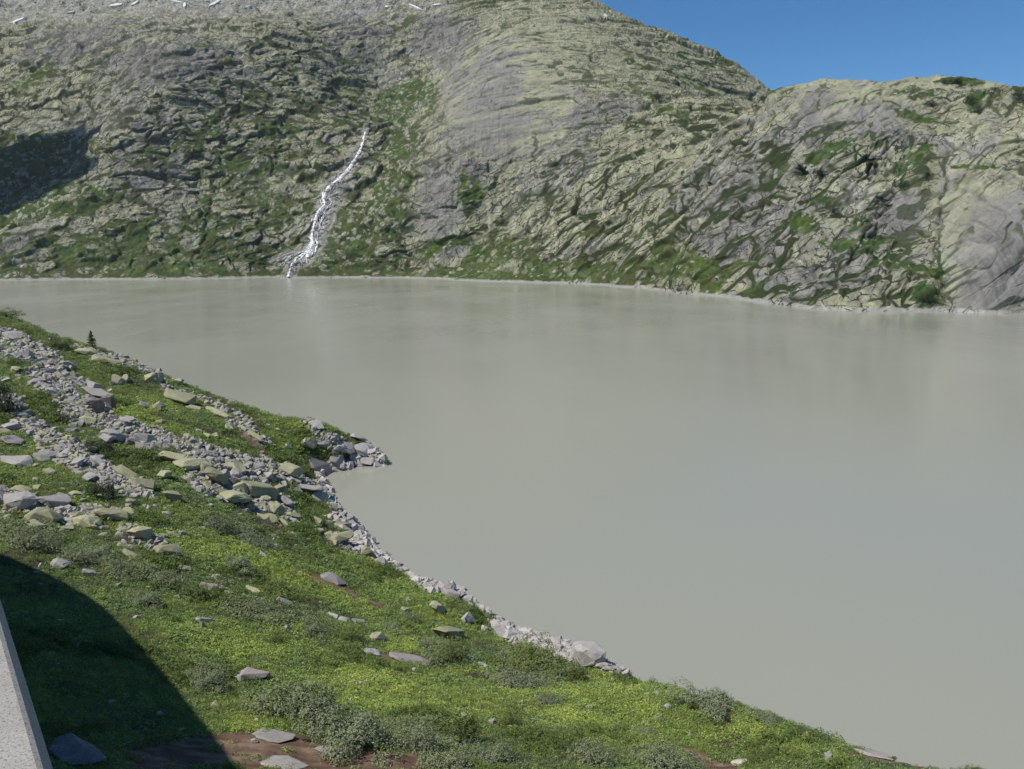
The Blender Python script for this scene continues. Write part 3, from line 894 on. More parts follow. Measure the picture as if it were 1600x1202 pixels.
def place_rock(px, py, w, h, ang, kind, shape, label=None, cat='boulder', group=None, name=None, sink=0.22, tilt=0.0, seed=None, depth_k=1.0):
    """a stone whose long side is w photo pixels, laid on the slope where the photo shows it"""
    rr_ = random.Random(int(px * 7 + py * 13) if seed is None else seed)
    g0, nrm, dep = ground(px, py + h * 0.35)
    ca, sa = math.cos(R(ang)), math.sin(R(ang))
    a, _, da = ground(px - ca * w * .5, py + h * .35 + sa * w * .5)
    b, _, db = ground(px + ca * w * .5, py + h * .35 - sa * w * .5)
    ax = (b - a)
    if ax.length < 1e-3 or max(da, db) > 1.35 * min(da, db) or ax.length > 2.2 * w * dep / F: ax = Vector((ca, 0.35 * sa, 0.6 * sa))
    ax.normalize()
    up = (nrm * 0.75 + Vector((0, 0, .25))).normalized()
    yy = up.cross(ax).normalized()
    up = ax.cross(yy).normalized()
    m = Matrix((ax, yy, up)).transposed()
    if rr_.random() < .5: m = m @ Matrix.Rotation(math.pi, 3, 'Z')
    m = m @ Matrix.Rotation(R(tilt), 3, 'X')
    s = w * dep / F
    shp = SHP[shape]
    hz = max(h * dep / F * 1.25, 0.1 * s)
    me = ROCK[shape, rr_.randrange(5), kind]
    o = link(name or ('flat_rock' if cat == 'rock slab' else cat), me)
    sc_ = Vector((s * 1.08, s * rr_.uniform(.85, 1.1) * depth_k, hz / shp[2]))
    o.matrix_world = Matrix.Translation(g0 + up * hz * (0.5 - sink)) @ m.to_4x4() @ Matrix.Diagonal(sc_).to_4x4()
    if label: tag(o, label, cat, group)
    return o

# named stones: px, py, long side, height, tilt of the long side in the photo, kind, shape, label
NAMED = [
    (920, 1022, 54, 34, 0, 'white', 'round', 'big pale boulder with one white facet standing at the lake edge'),
    (958, 1047, 27, 10, 5, 'white', 'block', 'flat topped white boulder lying in the water beside the big shore boulder'),
    (938, 1044, 30, 8, -40, 'white', 'slab', 'sloping pale slab between the big shore boulder and its flat neighbour'),
    (958, 1063, 12, 7, 0, 'white', 'chunk', 'small white stone on the grass edge below the shore boulders'),
    (739, 925, 21, 9, 5, 'white', 'slab', 'pointed white rock standing in the lake just off the shore'),
    (739, 938, 9, 4, 0, 'white', 'block', 'tiny white stone in the water below the pointed white rock'),
    (705, 922, 58, 16, -10, 'white', 'slab', 'long white slab lying at the waterline'),
    (680, 950, 32, 18, 5, 'lichen', 'block', 'yellowish boulder with a dark underside at the top of the shore stones'),
    (727, 966, 36, 18, 0, 'grey', 'block', 'split grey boulder in the middle of the shore stones'),
    (780, 967, 28, 13, -5, 'white', 'slab', 'white slab overhanging a gap at the waterline'),
    (758, 983, 20, 11, 0, 'white', 'chunk', 'white block under the overhanging shore slab'),
    (836, 1004, 21, 6, -5, 'white', 'slab', 'thin pale slab at the grass edge beside the lake'),
    (596, 994, 27, 27, 75, 'lichen', 'block', 'upright lichened boulder with a dark right side standing in the herbs'),
    (704, 992, 58, 20, -3, 'lichen', 'block', 'long lichened boulder with a peaked right end in the grass'),
    (561, 972, 26, 8, -15, 'grey', 'slab', 'rounded grey rock above a shrub left of the upright boulder'),
    (536, 969, 20, 9, -20, 'grey', 'block', 'pair of grey stones at the foot of the slope left of the upright boulder'),
    (518, 962, 24, 9, -20, 'grey', 'slab', 'pale grey slab half hidden by herbs'),
    (752, 1040, 19, 9, -25, 'grey', 'block', 'small grey rock among the dark green shrubs'),
    (733, 1028, 20, 8, -25, 'grey', 'slab', 'narrow grey rock above the small rock among the shrubs'),
    (646, 1047, 9, 6, 0, 'white', 'chunk', 'single small white stone in the flowery herbs'),
    (636, 936, 15, 6, 0, 'grey', 'block', 'small rounded stone in the bright turf near the shore'),
    (633, 952, 22, 7, 15, 'lichen', 'slab', 'low yellowish stone beside a grey shrub near the shore'),
    (393, 1056, 62, 16, 3, 'pink', 'slab', 'flat pinkish grey slab lying above the big grey willow'),
    (396, 1157, 12, 7, 0, 'grey', 'chunk', 'lone pale stone on the brown bare ground'),
    (425, 1150, 74, 7, -17, 'grey', 'slab', 'pale streaked rock strip at the upper edge of the brown ground'),
    (449, 1193, 80, 7, -10, 'grey', 'slab', 'low grey slab showing through the brown ground at the bottom'),
    (515, 1173, 50, 6, -12, 'grey', 'slab', 'grey slab edge under the big grey willow'),
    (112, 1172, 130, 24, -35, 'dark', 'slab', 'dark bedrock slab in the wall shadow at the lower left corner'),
    (319, 970, 36, 10, -5, 'grey', 'slab', 'smooth rounded grey rock in the herbs'),
    (442, 943, 34, 12, -12, 'grey', 'block', 'pale grey block at the right end of the middle stone cluster'),
    (330, 919, 42, 15, -8, 'pink', 'slab', 'flat pinkish slab under a grey stone in the middle stone cluster'),
    (335, 904, 23, 13, 5, 'grey', 'block', 'grey stone sitting on the flat pinkish slab'),
    (365, 929, 36, 10, -8, 'lichen', 'slab', 'lichened flat stone right of the pinkish slab'),
    (392, 924, 34, 10, -28, 'lichen', 'bar', 'slanting lichened stone in the middle stone cluster'),
    (412, 987, 14, 13, 70, 'dark', 'chunk', 'dark upright stone between two shrubs'),
    (400, 964, 16, 10, 0, 'grey', 'chunk', 'grey stone above the dark upright stone'),
    (449, 980, 20, 11, 10, 'grey', 'block', 'grey stone right of the dark upright stone'),
    (140, 894, 24, 9, 0, 'grey', 'slab', 'pale stone at the sunny edge of the wall shadow'),
    (91, 882, 32, 14, -20, 'grey', 'block', 'blue grey boulder at the sunny edge of the wall shadow'),
    (247, 875, 15, 9, 0, 'grey', 'block', 'squat grey stone below the flat block field'),
    (288, 890, 22, 9, -10, 'lichen', 'slab', 'lone pale stone in the turf below the square boulder'),
    (221, 838, 42, 22, 3, 'lichen', 'block', 'square lichened boulder with a flat top in the green'),
    (259, 859, 46, 18, -10, 'lichen', 'slab', 'lichened slab leaning below the square boulder'),
    (270, 835, 30, 8, -30, 'lichen', 'bar', 'narrow lichened slab right of the square boulder'),
    (200, 866, 34, 10, -25, 'lichen', 'slab', 'low lichened slab in the stones below the square boulder'),
    (72, 806, 58, 24, -8, 'lichen', 'slab', 'broad lichened slab in the middle of the left block field'),
    (132, 812, 54, 20, -18, 'lichen', 'slab', 'yellowish tilted slab in the left block field'),
    (176, 804, 52, 18, -10, 'lichen', 'slab', 'rounded lichened slab at the right end of the left block field'),
    (52, 824, 34, 14, -20, 'lichen', 'block', 'yellow edged boulder under the left block field'),
    (104, 828, 26, 9, 0, 'lichen', 'slab', 'small yellowish stone under the left block field'),
    (82, 782, 56, 18, -5, 'grey', 'slab', 'wide grey slab at the top of the left block field'),
    (27, 782, 56, 20, 5, 'grey', 'block', 'big grey block at the left end of the block field'),
    (34, 764, 40, 10, 0, 'lichen', 'slab', 'low lichened slab over the block field'),
    (120, 770, 26, 7, 0, 'lichen', 'slab', 'single flat stone in turf left of the dark round bush'),
    (269, 777, 36, 17, -12, 'lichen', 'block', 'lichened block below a tongue of scree'),
    (224, 755, 46, 15, -22, 'lichen', 'slab', 'lichened slab right of the dark round bush'),
    (197, 738, 46, 14, -35, 'lichen', 'slab', 'steep lichened slab above the dark round bush'),
    (178, 680, 46, 18, -5, 'grey', 'block', 'large grey block with a dark hollow under its right end'),
    (205, 690, 24, 12, 10, 'dark', 'block', 'dark sided stone right of the large grey block'),
    (229, 698, 38, 14, -25, 'grey', 'slab', 'grey slab below the large grey block'),
    (266, 716, 50, 16, -12, 'lichen', 'slab', 'yellow lichened slab under the scree'),
    (300, 727, 56, 17, 5, 'lichen', 'slab', 'long lichened slab in the upper boulder heap'),
    (336, 746, 52, 24, 0, 'lichen', 'block', 'square yellow lichened block in the boulder heap'),
    (362, 754, 27, 16, -30, 'dark', 'block', 'dark grey leaning block beside the square yellow block'),
    (404, 766, 74, 20, -6, 'lichen', 'slab', 'huge lichened slab roofing a dark gap in the boulder heap'),
    (364, 780, 52, 24, -20, 'lichen', 'block', 'yellow front block under the roofing slab'),
    (392, 790, 26, 16, 60, 'lichen', 'block', 'upright yellowish block holding the roofing slab'),
    (428, 796, 30, 18, -45, 'lichen', 'block', 'steep yellow slab at the right end of the boulder heap'),
    (445, 783, 30, 13, -35, 'grey', 'slab', 'grey slab leaning on the steep yellow slab'),
    (449, 737, 52, 24, -15, 'lichen', 'block', 'big pale block above the pinkish stone'),
    (444, 757, 25, 12, 0, 'pink', 'block', 'pinkish rounded stone under the big pale block'),
    (478, 764, 54, 14, -8, 'grey', 'slab', 'long pale slab at the head of the little bay'),
    (497, 776, 34, 18, -10, 'white', 'block', 'large whitish boulder at the head of the little bay'),
    (498, 727, 58, 11, -32, 'dark', 'slab', 'dark streaked slab dipping into the little bay'),
    (529, 727, 22, 8, 5, 'white', 'slab', 'white flat stone where the dark streaked slab ends'),
    (526, 717, 30, 10, -5, 'grey', 'slab', 'grey slab above the white flat stone'),
    (510, 688, 36, 7, 12, 'grey', 'slab', 'grey slab in the turf of the point'),
    (538, 699, 40, 9, -18, 'grey', 'block', 'pale block in the middle of the rocky point'),
    (572, 705, 46, 9, -14, 'white', 'slab', 'outermost pale slab at the tip of the rocky point'),
    (551, 714, 24, 7, 8, 'white', 'block', 'pale block under the slabs of the rocky point'),
    (572, 720, 32, 10, -5, 'white', 'slab', 'low white slab touching the water at the point'),
    (497, 664, 34, 7, -35, 'grey', 'slab', 'grey rock on the crest near the rocky point'),
    (560, 684, 30, 7, -10, 'grey', 'slab', 'thin slab along the crest of the rocky point'),
    (449, 698, 13, 11, 60, 'white', 'chunk', 'bright white stone in the turf above the dark streaked slab'),
    (420, 693, 12, 7, 0, 'white', 'block', 'small white stone in the turf of the upper meadow'),
    (327, 698, 16, 11, 0, 'white', 'chunk', 'white stone at the upper edge of the scree'),
    (526, 798, 26, 13, -20, 'lichen', 'block', 'lichened block above the water in the shore heap'),
    (548, 812, 28, 11, -25, 'white', 'slab', 'pale slab pointing to the water below the lichened shore block'),
    (534, 818, 26, 14, -30, 'lichen', 'block', 'yellowish block with a black gap under it by the shore'),
    (530, 842, 48, 15, 12, 'lichen', 'slab', 'broad yellowish slab above the shore stones'),
    (566, 846, 24, 16, -10, 'white', 'block', 'pale block right of the broad yellowish slab'),
    (574, 863, 32, 17, -15, 'lichen', 'block', 'lichened boulder halfway down the shore'),
    (609, 869, 24, 14, -20, 'white', 'block', 'white pointed boulder sticking out into the lake'),
    (596, 878, 26, 12, -20, 'white', 'slab', 'white slab under the pointed white boulder'),
    (444, 819, 30, 10, -30, 'lichen', 'bar', 'long narrow stone lying in the brownish heath'),
    (460, 805, 32, 8, -3, 'lichen', 'slab', 'flat lichened stone below the boulder heap'),
    (497, 828, 20, 9, -15, 'lichen', 'block', 'small lichened block above the broad yellowish slab'),
    (521, 906, 46, 10, -25, 'grey', 'slab', 'grey bedrock slab in turf right of the brown gash'),
    (408, 867, 18, 6, -25, 'grey', 'slab', 'small slab beside a grey round shrub'),
    (145, 634, 36, 24, 3, 'rust', 'block', 'rust stained rock step with vertical dark streaks'),
    (168, 631, 30, 20, 10, 'rust', 'block', 'dark grey right half of the stained rock step'),
    (150, 613, 70, 12, -28, 'grey', 'slab', 'bare tilted rock sheet over the stained rock step'),
    (243, 634, 20, 17, -50, 'lichen', 'block', 'upright pale boulder with a dark right side in the meadow'),
    (222, 632, 17, 11, -60, 'grey', 'block', 'grey leaning stone left of the upright meadow boulder'),
    (184, 595, 24, 14, -50, 'lichen', 'block', 'pointed yellowish boulder in the upper meadow'),
    (240, 592, 40, 16, -10, 'lichen', 'block', 'cleft lichened outcrop near the crest'),
    (280, 621, 60, 18, -25, 'lichen', 'slab', 'long broken lichened outcrop with black clefts'),
    (306, 638, 32, 9, -15, 'lichen', 'slab', 'yellowish slab right of the broken outcrop'),
    (362, 629, 22, 11, 10, 'lichen', 'block', 'boulder with a black right side on the crest'),
    (341, 645, 76, 9, -27, 'lichen', 'bar', 'long narrow bedrock rib running down the meadow'),
    (392, 675, 70, 9, -33, 'lichen', 'bar', 'lower bedrock rib running down to the point'),
    (160, 562, 52, 11, -18, 'lichen', 'slab', 'yellowish bedrock slab under the little conifer'),
    (132, 549, 40, 10, -12, 'lichen', 'slab', 'lichened slab at the foot of the little conifer'),
    (104, 570, 32, 12, -8, 'grey', 'slab', 'pale pointed slab in the upper scree'),
    (16, 523, 46, 12, -32, 'grey', 'slab', 'smooth grey slab at the upper left edge of the scree'),
    (28, 720, 58, 13, -25, 'grey', 'slab', 'dipping grey slab at the left edge under the scree'),
    (20, 690, 60, 12, -28, 'dark', 'slab', 'dark dipping rock sheet at the left edge'),
    (45, 646, 23, 9, 3, 'grey', 'block', 'squared grey block in the left scree'),
    (115, 672, 24, 8, 0, 'dark', 'slab', 'dark edged slab in the middle of the scree'),
    (135, 655, 28, 14, -25, 'lichen', 'slab', 'yellowish slab leaning below the stained rock step'),
    (18, 667, 32, 13, 8, 'grey', 'block', 'grey block with a dark gap at the left edge'),
    (1156, 1193, 27, 9, -5, 'white', 'block', 'white rounded stone on the bare brown bank at the bottom'),
    (839, 1168, 16, 8, -10, 'grey', 'block', 'pale stone between the willow shrubs at the bottom'),
    (1298, 1176, 10, 4, 0, 'white', 'block', 'small white stone in the turf at the lower right'),
    (1365, 1179, 66, 6, -14, 'pink', 'slab', 'pinkish bedrock slab running into the lake at the lower right'),
    (640, 1031, 80, 5, -6, 'pink', 'slab', 'low pinkish rock rim round a bare hollow in the herbs'),
    (580, 1019, 40, 6, -22, 'grey', 'slab', 'grey rock rim left of the bare hollow'),
]
for (a, b, w, h, ang, kind, shape, lab) in NAMED:
    cat = 'rock slab' if shape in ('slab', 'bar') else ('stone' if w < 20 else 'boulder')
    place_rock(a, b, w, h, ang, kind, shape, lab, cat)

# nameless stones, told apart by nothing: the ones that show largest are objects, the rest is rubble
px, py, dep = project(Q)
onscr = (px > -30) & (px < 1630) & (py < 1230) & (Q[:, 2] > -0.1)
area = np.zeros(len(S))
Gq = Q.reshape(NROW, len(NK), 3)
gpx, gpy = px.reshape(NROW, -1), py.reshape(NROW, -1)
ar = np.abs(np.gradient(gpx, axis=1) * np.gradient(gpy, axis=0)).ravel()
ar = np.clip(ar, 0, 12)
vis_col = np.minimum.accumulate(np.where(gpy > 2000, 2000, gpy), axis=0)
seen = (gpy <= vis_col + 6).ravel()
noise_pick = fbm(S / 2.2, 3, 141)
prng = np.random.default_rng(11)
def sample(weight, n):
    w = np.clip(weight, 0, None) * ar
    w = w / w.sum()
    return prng.choice(len(w), n, p=w, replace=False)
GROUPS = [
    ('shore', shore * seen * onscr * (py < 1050), 74, (9, 36), 'white', 'whitened angular stone in the rubble at the waterline', 'bleached stones along the shoreline'),
    ('heap', blobs(px, py, [(390, 770, 90, 34, -10, 1), (500, 800, 40, 40, 0, .7)]) * seen * onscr, 34, (14, 34), 'lichen', 'yellowish lichened block in the boulder heap above the little bay', 'lichened blocks of the boulder heap'),
    ('left', blobs(px, py, [(90, 800, 120, 22, 0, 1), (230, 850, 50, 18, 0, .7)]) * seen * onscr, 26, (14, 34), 'lichen', 'small lichened stone of the left block field', 'small stones of the left block field'),
    ('scree', scree * (1 - shore) * seen * onscr * (py < 775), 64, (10, 32), 'grey', 'angular grey stone of the scree on the left slope', 'grey stones of the scree'),
    ('meadow', (1 - rockm) * seen * onscr * (px < 500) * (py > 545) * (py < 850), 46, (9, 30), 'lichen', 'lichened stone in the turf of the upper meadow', 'lichened stones of the upper meadow'),
    ('turf', (1 - rockm) * (1 - brown) * (0.3 + (noise_pick > .1)) * seen * onscr * sst(1180, 900, py) * sst(740, 860, py), 40, (6, 14), 'grey', 'small grey stone sunk in the green turf', 'stones scattered in the turf'),
]
SMALL = []
for (gname, wgt, n, (s0, s1), kind, lab, grp) in GROUPS:
    for i in sample(wgt, n):
        w = s0 + (s1 - s0) * prng.random() ** 2.0
        shape = ['slab', 'block', 'block', 'chunk'][prng.integers(4)]
        o = place_rock(px[i], py[i], w, w * (0.3 if shape == 'slab' else .5) * prng.uniform(.8, 1.2), prng.uniform(-45, 25), kind, shape, lab, 'stone', grp, 'stone', sink=0.2, tilt=prng.uniform(-16, 16), seed=int(i))
        SMALL.append((o, px[i], py[i], w, {'white': 'whitish', 'lichen': 'yellowish', 'grey': 'grey'}[kind], {'slab': 'flat', 'block': 'angular', 'chunk': 'chunky'}[shape]))
# each is singled out by the named stone it lies nearest to
MARKS = [(q[0], q[1], q[7]) for q in NAMED if len(q[7].split()) <= 9]
byrel = {}
for (o, a, b, w, colr, shp_) in SMALL:
    mx, my, ml = min(MARKS, key=lambda q: math.hypot(q[0] - a, 1.4 * (q[1] - b)))
    dx, dy = a - mx, b - my
    rel = ('right of' if dx > 0 else 'left of') if abs(dx) > 1.4 * abs(dy) else ('below' if dy > 0 else 'above')
    byrel.setdefault((ml, rel), []).append((math.hypot(dx, dy), o, w, colr, shp_))
NTH = ['nearest', 'second nearest', 'third nearest', 'fourth nearest', 'fifth nearest', 'sixth nearest', 'seventh nearest', 'eighth nearest', 'ninth nearest', 'tenth nearest']
for (ml, rel), lst in byrel.items():
    lst.sort(key=lambda q: q[0])
    for k, (d, o, w, colr, shp_) in enumerate(lst):
        words = [colr, shp_, 'stone', rel, 'the', ml]
        txt = ' '.join(words)
        if len(lst) > 1 and k < len(NTH): txt = NTH[k] + ' ' + colr + ' stone ' + rel + ' the ' + ml
        if k < len(NTH): o['label'] = txt
print('stones', time.time() - T0)

# ------------------------------------------------------------------ scattering of what nobody could count
def scatter(name, pts, rot, scl, tint, sources, label, pick):
    me = bpy.data.meshes.new(name)
    me.vertices.add(len(pts))
    me.vertices.foreach_set('co', np.asarray(pts, np.float32).ravel())
    for an, ty, key, data in (('rot', 'FLOAT_VECTOR', 'vector', rot), ('scl', 'FLOAT', 'value', scl), ('tint', 'FLOAT', 'value', tint), ('pick', 'INT', 'value', pick)):
        at = me.attributes.new(an, ty, 'POINT')
        at.data.foreach_set(key, np.asarray(data, np.int32 if ty == 'INT' else np.float32).ravel())
    o = link(name, me)
    tag(o, label, None, None, 'stuff')
    hid = bpy.data.collections.new(name + '_pieces')
    for k, sm in enumerate(sources):
        hid.objects.link(bpy.data.objects.new('%s_piece_%02d' % (name, k), sm))
    ng = bpy.data.node_groups.new(name + '_scatter', 'GeometryNodeTree')
    ng.interface.new_socket('Geometry', in_out='INPUT', socket_type='NodeSocketGeometry')
    ng.interface.new_socket('Geometry', in_out='OUTPUT', socket_type='NodeSocketGeometry')
    nn, ll = ng.nodes, ng.links
    gi, go = nn.new('NodeGroupInput'), nn.new('NodeGroupOutput')
    ci = nn.new('GeometryNodeCollectionInfo')
    ci.inputs['Collection'].default_value = hid
    ci.inputs['Separate Children'].default_value = True
    ci.inputs['Reset Children'].default_value = True
    iop = nn.new('GeometryNodeInstanceOnPoints')
    iop.inputs['Pick Instance'].default_value = True
    def named(nm, ty):
        q = nn.new('GeometryNodeInputNamedAttribute')
        q.data_type = ty
        q.inputs['Name'].default_value = nm
        return q.outputs['Attribute']
    ll.new(gi.outputs[0], iop.inputs['Points'])
    ll.new(ci.outputs[0], iop.inputs['Instance'])
    ll.new(named('pick', 'INT'), iop.inputs['Instance Index'])
    e2r = nn.new('FunctionNodeEulerToRotation')
    ll.new(named('rot', 'FLOAT_VECTOR'), e2r.inputs[0])
    ll.new(e2r.outputs[0], iop.inputs['Rotation'])
    ll.new(named('scl', 'FLOAT'), iop.inputs['Scale'])
    ll.new(iop.outputs[0], go.inputs[0])
    md = o.modifiers.new('scatter', 'NODES')
    md.node_group = ng
    return o

def leaf_mesh(name, n, rad, height, leaf, mat, seed, kind='leaf', flower=0, mat2=None):
    """a clump of single leaves or blades with its foot at the origin"""
    r = np.random.default_rng(seed)
    V, Fc, MI = [], [], []
    for i in range(n):
        a = r.uniform(0, 2 * math.pi)
        q = rad * math.sqrt(r.uniform(0, 1))
        cx, cy_ = q * math.cos(a), q * math.sin(a)
        dome = height * (1 - 0.65 * (q / rad) ** 2)
        if kind == 'blade':
            L = dome * r.uniform(.6, 1.1)
            w = leaf * r.uniform(.6, 1.2)
            d = r.uniform(0, 2 * math.pi)
            lx, ly = math.cos(d), math.sin(d)
            bend = r.uniform(.15, .7) * L
            k = len(V)
            V += [(cx - ly * w, cy_ + lx * w, 0), (cx + ly * w, cy_ - lx * w, 0), (cx + lx * bend * .4 + ly * w * .7, cy_ + ly * bend * .4 - lx * w * .7, L * .65),
                  (cx + lx * bend * .4 - ly * w * .7, cy_ + ly * bend * .4 + lx * w * .7, L * .65), (cx + lx * bend, cy_ + ly * bend, L)]
            Fc += [(k, k + 1, k + 2, k + 3), (k + 3, k + 2, k + 4)]
            MI += [0, 0]
        else:
            cz = dome * r.uniform(.35, 1.0)
            L = leaf * r.uniform(.7, 1.3)
            w = L * (0.42 if kind == 'leaf' else .22)
            n_ = Vector((r.normal() * .55 + cx / rad * .5, r.normal() * .55 + cy_ / rad * .5, 1)).normalized()
            t = n_.orthogonal().normalized()
            t.rotate(Matrix.Rotation(r.uniform(0, 6.28), 3, n_))
            b = n_.cross(t)
            c = Vector((cx, cy_, cz))
            k = len(V)
            V += [tuple(c - t * L), tuple(c + b * w - n_ * L * .1), tuple(c + t * L - n_ * .25 * L), tuple(c - b * w - n_ * L * .1)]
            Fc += [(k, k + 1, k + 2, k + 3)]
            MI += [0]
    for i in range(flower):
        a = r.uniform(0, 2 * math.pi)
        q = rad * math.sqrt(r.uniform(0, 1))
        c = Vector((q * math.cos(a), q * math.sin(a), height * r.uniform(.95, 1.25)))
        s = leaf * r.uniform(.35, .6)
        k = len(V)
        V += [tuple(c + Vector(p) * s) for p in ((-1, 0, 0), (0, -1, .1), (1, 0, 0), (0, 1, .1), (0, 0, .5))]
        Fc += [(k, k + 1, k + 4), (k + 1, k + 2, k + 4), (k + 2, k + 3, k + 4), (k + 3, k, k + 4)]
        MI += [1] * 4
    me = bpy.data.meshes.new(name)
    me.from_pydata(V, [], Fc)
    me.materials.append(mat)
    if mat2: me.materials.append(mat2)
    me.polygons.foreach_set('material_index', MI)
    me.update()
    return me

def mat_leaf(name, stops, inst=True, trans=0.38, rough=0.55, vary=0.3):
    m = Nd(name)
    if inst:
        at = m.n('ShaderNodeAttribute', attribute_name='tint', attribute_type='INSTANCER')
        c = m.ramp(at.outputs['Fac'], stops)
    else:
        oi = m.n('ShaderNodeObjectInfo')
        c = m.ramp(oi.outputs['Random'], stops)
    geo = m.n('ShaderNodeNewGeometry')
    nz = m.ramp(geo.outputs['Random Per Island'], [(0.0, (1 - vary,) * 3), (1.0, (1 + vary,) * 3)])
    c = m.mix(1.0, c, nz, 'MULTIPLY')
    m.color(c, rough, 0.25)
    tr = m.n('ShaderNodeBsdfTranslucent')
    m.l(c, tr.inputs['Color'])
    mx = m.n('ShaderNodeMixShader')
    mx.inputs[0].default_value = trans
    m.l(m.b.outputs[0], mx.inputs[1])
    m.l(tr.outputs[0], mx.inputs[2])
    m.l(mx.outputs[0], m.out.inputs['Surface'])
    return m.m
L_GRASS = mat_leaf('grass_blades', [(0.0, (0.164, 0.185, 0.106)), (0.5, (0.261, 0.325, 0.097)), (1.0, (0.427, 0.470, 0.124))])
L_HERB = mat_leaf('herb_leaves', [(0.0, (0.121, 0.182, 0.089)), (0.5, (0.257, 0.348, 0.089)), (1.0, (0.451, 0.521, 0.115))])
L_WILL = mat_leaf('willow_leaves_low', [(0.0, (0.152, 0.190, 0.082)), (0.5, (0.216, 0.259, 0.117)), (1.0, (0.307, 0.355, 0.171))])
L_HEATH = mat_leaf('heath_sprigs', [(0.0, (0.090, 0.080, 0.048)), (0.6, (0.158, 0.125, 0.095)), (1.0, (0.224, 0.172, 0.151))])
FL = Nd('white_petals'); FL.color((0.62, 0.60, 0.48), 0.6); L_FLOW = FL.m
grass_src = [leaf_mesh('grass_clump', 46, .30, .30, .011, L_GRASS, 200 + k, 'blade') for k in range(4)]
herb_src = [leaf_mesh('herb_clump', 54, .34, .22, .060, L_HERB, 210 + k, 'leaf', (0, 0, 0, 1)[k], L_FLOW) for k in range(4)]
herb_src = herb_src[:3] * 4 + herb_src[3:]
will_src = [leaf_mesh('low_willow_clump', 80, .36, .46, .058, L_WILL, 220 + k, 'leaf') for k in range(3)]
heath_src = [leaf_mesh('heath_clump', 80, .32, .20, .036, L_HEATH, 230 + k, 'narrow') for k in range(3)]

def scatter_on(name, weight, n, sources, label, s_rng, tintf, sink=0.04, s_pow=1.0):
    w = np.clip(weight, 0, None) * np.clip(ar, 0, 12)
    w[~((px > -140) & (px < 1740) & (py < 1330) & (S[:, 2] > 0.15))] = 0
    idx = prng.choice(len(w), n, p=w / w.sum(), replace=True)
    r_, c_i = idx // len(NK), idx % len(NK)
    r2, c2 = np.clip(r_ + 1, 0, NROW - 1), np.clip(c_i + 1, 0, len(NK) - 1)
    u, v_ = prng.random((n, 1)), prng.random((n, 1))
    pts = Gq[r_, c_i] * (1 - u) * (1 - v_) + Gq[r_, c2] * u * (1 - v_) + Gq[r2, c_i] * (1 - u) * v_ + Gq[r2, c2] * u * v_
    d = dep[idx]
    sc_ = (s_rng[0] + (s_rng[1] - s_rng[0]) * prng.random(n) ** s_pow) * np.clip((d / 48) ** 0.75, 0.62, 2.0)
    pts = pts - np.array([0, 0, 1.0]) * (sink * sc_)[:, None]
    rot = np.stack([prng.normal(0, .22, n), prng.normal(0, .22, n), prng.uniform(0, 6.28, n)], 1)
    nn_ = NT['N'][idx]
    rot[:, 0] += -np.arcsin(np.clip(nn_[:, 1], -.9, .9)) * 0.0
    tint = np.clip(tintf(idx) + prng.normal(0, .12, n), 0, 1)
    pick = prng.integers(0, len(sources), n)
    return scatter(name, pts, rot, sc_, tint, sources, label, pick)

gnz = fbm(S / 6.0, 4, 151)
gnf = fbm(S / 1.6, 3, 152)
green = np.clip(1 - rk * 0.97, 0, 1) * (1 - 0.97 * brown)
wm = sst(0.48, 0.75, willow * 0.85 + 0.40 * gnz + 0.25 * gnf)
hm = np.maximum(sst(0.35, 0.6, heath * 0.8 + 0.3 * gnf), .75 * sst(.12, .32, fbm(S / 5.0, 4, 157) + .15 * gnf - .12 * bright))
gsel = sst(-.15, .25, fbm(S / 5.0, 3, 153) + .15 * bright - .1)
tint_g = lambda i: 0.34 + 0.36 * bright[i] + 0.45 * gnz[i] + 0.35 * gnf[i]
scatter_on('grass', green * (1 - .8 * wm) * (1 - hm) * (1 - gsel) + .05 * green, 30000, grass_src, 'rough green and yellowish grass over the slope', (.7, 1.3), tint_g)
scatter_on('herbs', green * (1 - .75 * wm) * (1 - hm) * (0.25 + gsel), 46000, herb_src, 'low leafy herbs with a few white flowers over the slope', (.6, 1.3), tint_g)
scatter_on('low_willow', green * wm * (.15 + .85 * (gnf > -.05)), 6000, will_src, 'grey green dwarf willow growing low over the slope', (.6, 1.5), lambda i: 0.45 + 0.5 * gnf[i])
scatter_on('heath', green * hm, 8000, heath_src, 'brownish heath between the turf', (.6, 1.2), lambda i: 0.45 + 0.6 * gnf[i])
L_DARK = mat_leaf('alpenrose_leaves', [(0.0, (0.089, 0.130, 0.034)), (0.5, (0.133, 0.183, 0.044)), (1.0, (0.196, 0.243, 0.062))])
rose_src = [leaf_mesh('dwarf_shrub_clump', 90, .36, .52, .055, L_DARK, 240 + k, 'leaf') for k in range(3)]
rose = sst(.10, .30, fbm(S / 7.0, 4, 154) + .12 * gnf - .10 * bright)
scatter_on('dwarf_shrubs', green * rose * (1 - .7 * wm), 7500, rose_src, 'dark green dwarf shrubs in patches between the herbs', (.6, 1.5), lambda i: 0.45 + 0.5 * gnf[i])
rub_src = [to_mesh(rock_bm(SHP[['slab', 'block', 'chunk'][k % 3]], 300 + k, 11), 'rubble_stone', ST['grey' if k < 7 else 'lichen']) for k in range(10)]
rub_white = [to_mesh(rock_bm(SHP[['slab', 'block', 'chunk'][k % 3]], 330 + k, 11), 'shore_rubble_stone', ST['white']) for k in range(7)]
scatter_on('scree_rubble', np.clip(rockm - 1.2 * shore, 0, 1) * rk + 0.02 * green * (px < 520) * (py < 860) + .004 * green, 19000, rub_src, 'grey rubble of the scree bands', (.11, .85), lambda i: 0.5 + 0 * gnf[i], -0.1, 3.2)
scatter_on('shore_rubble', shore * rk, 5200, rub_white, 'bleached rubble along the waterline', (.14, 1.3), lambda i: 0.5 + 0 * gnf[i], -0.1, 3.2)
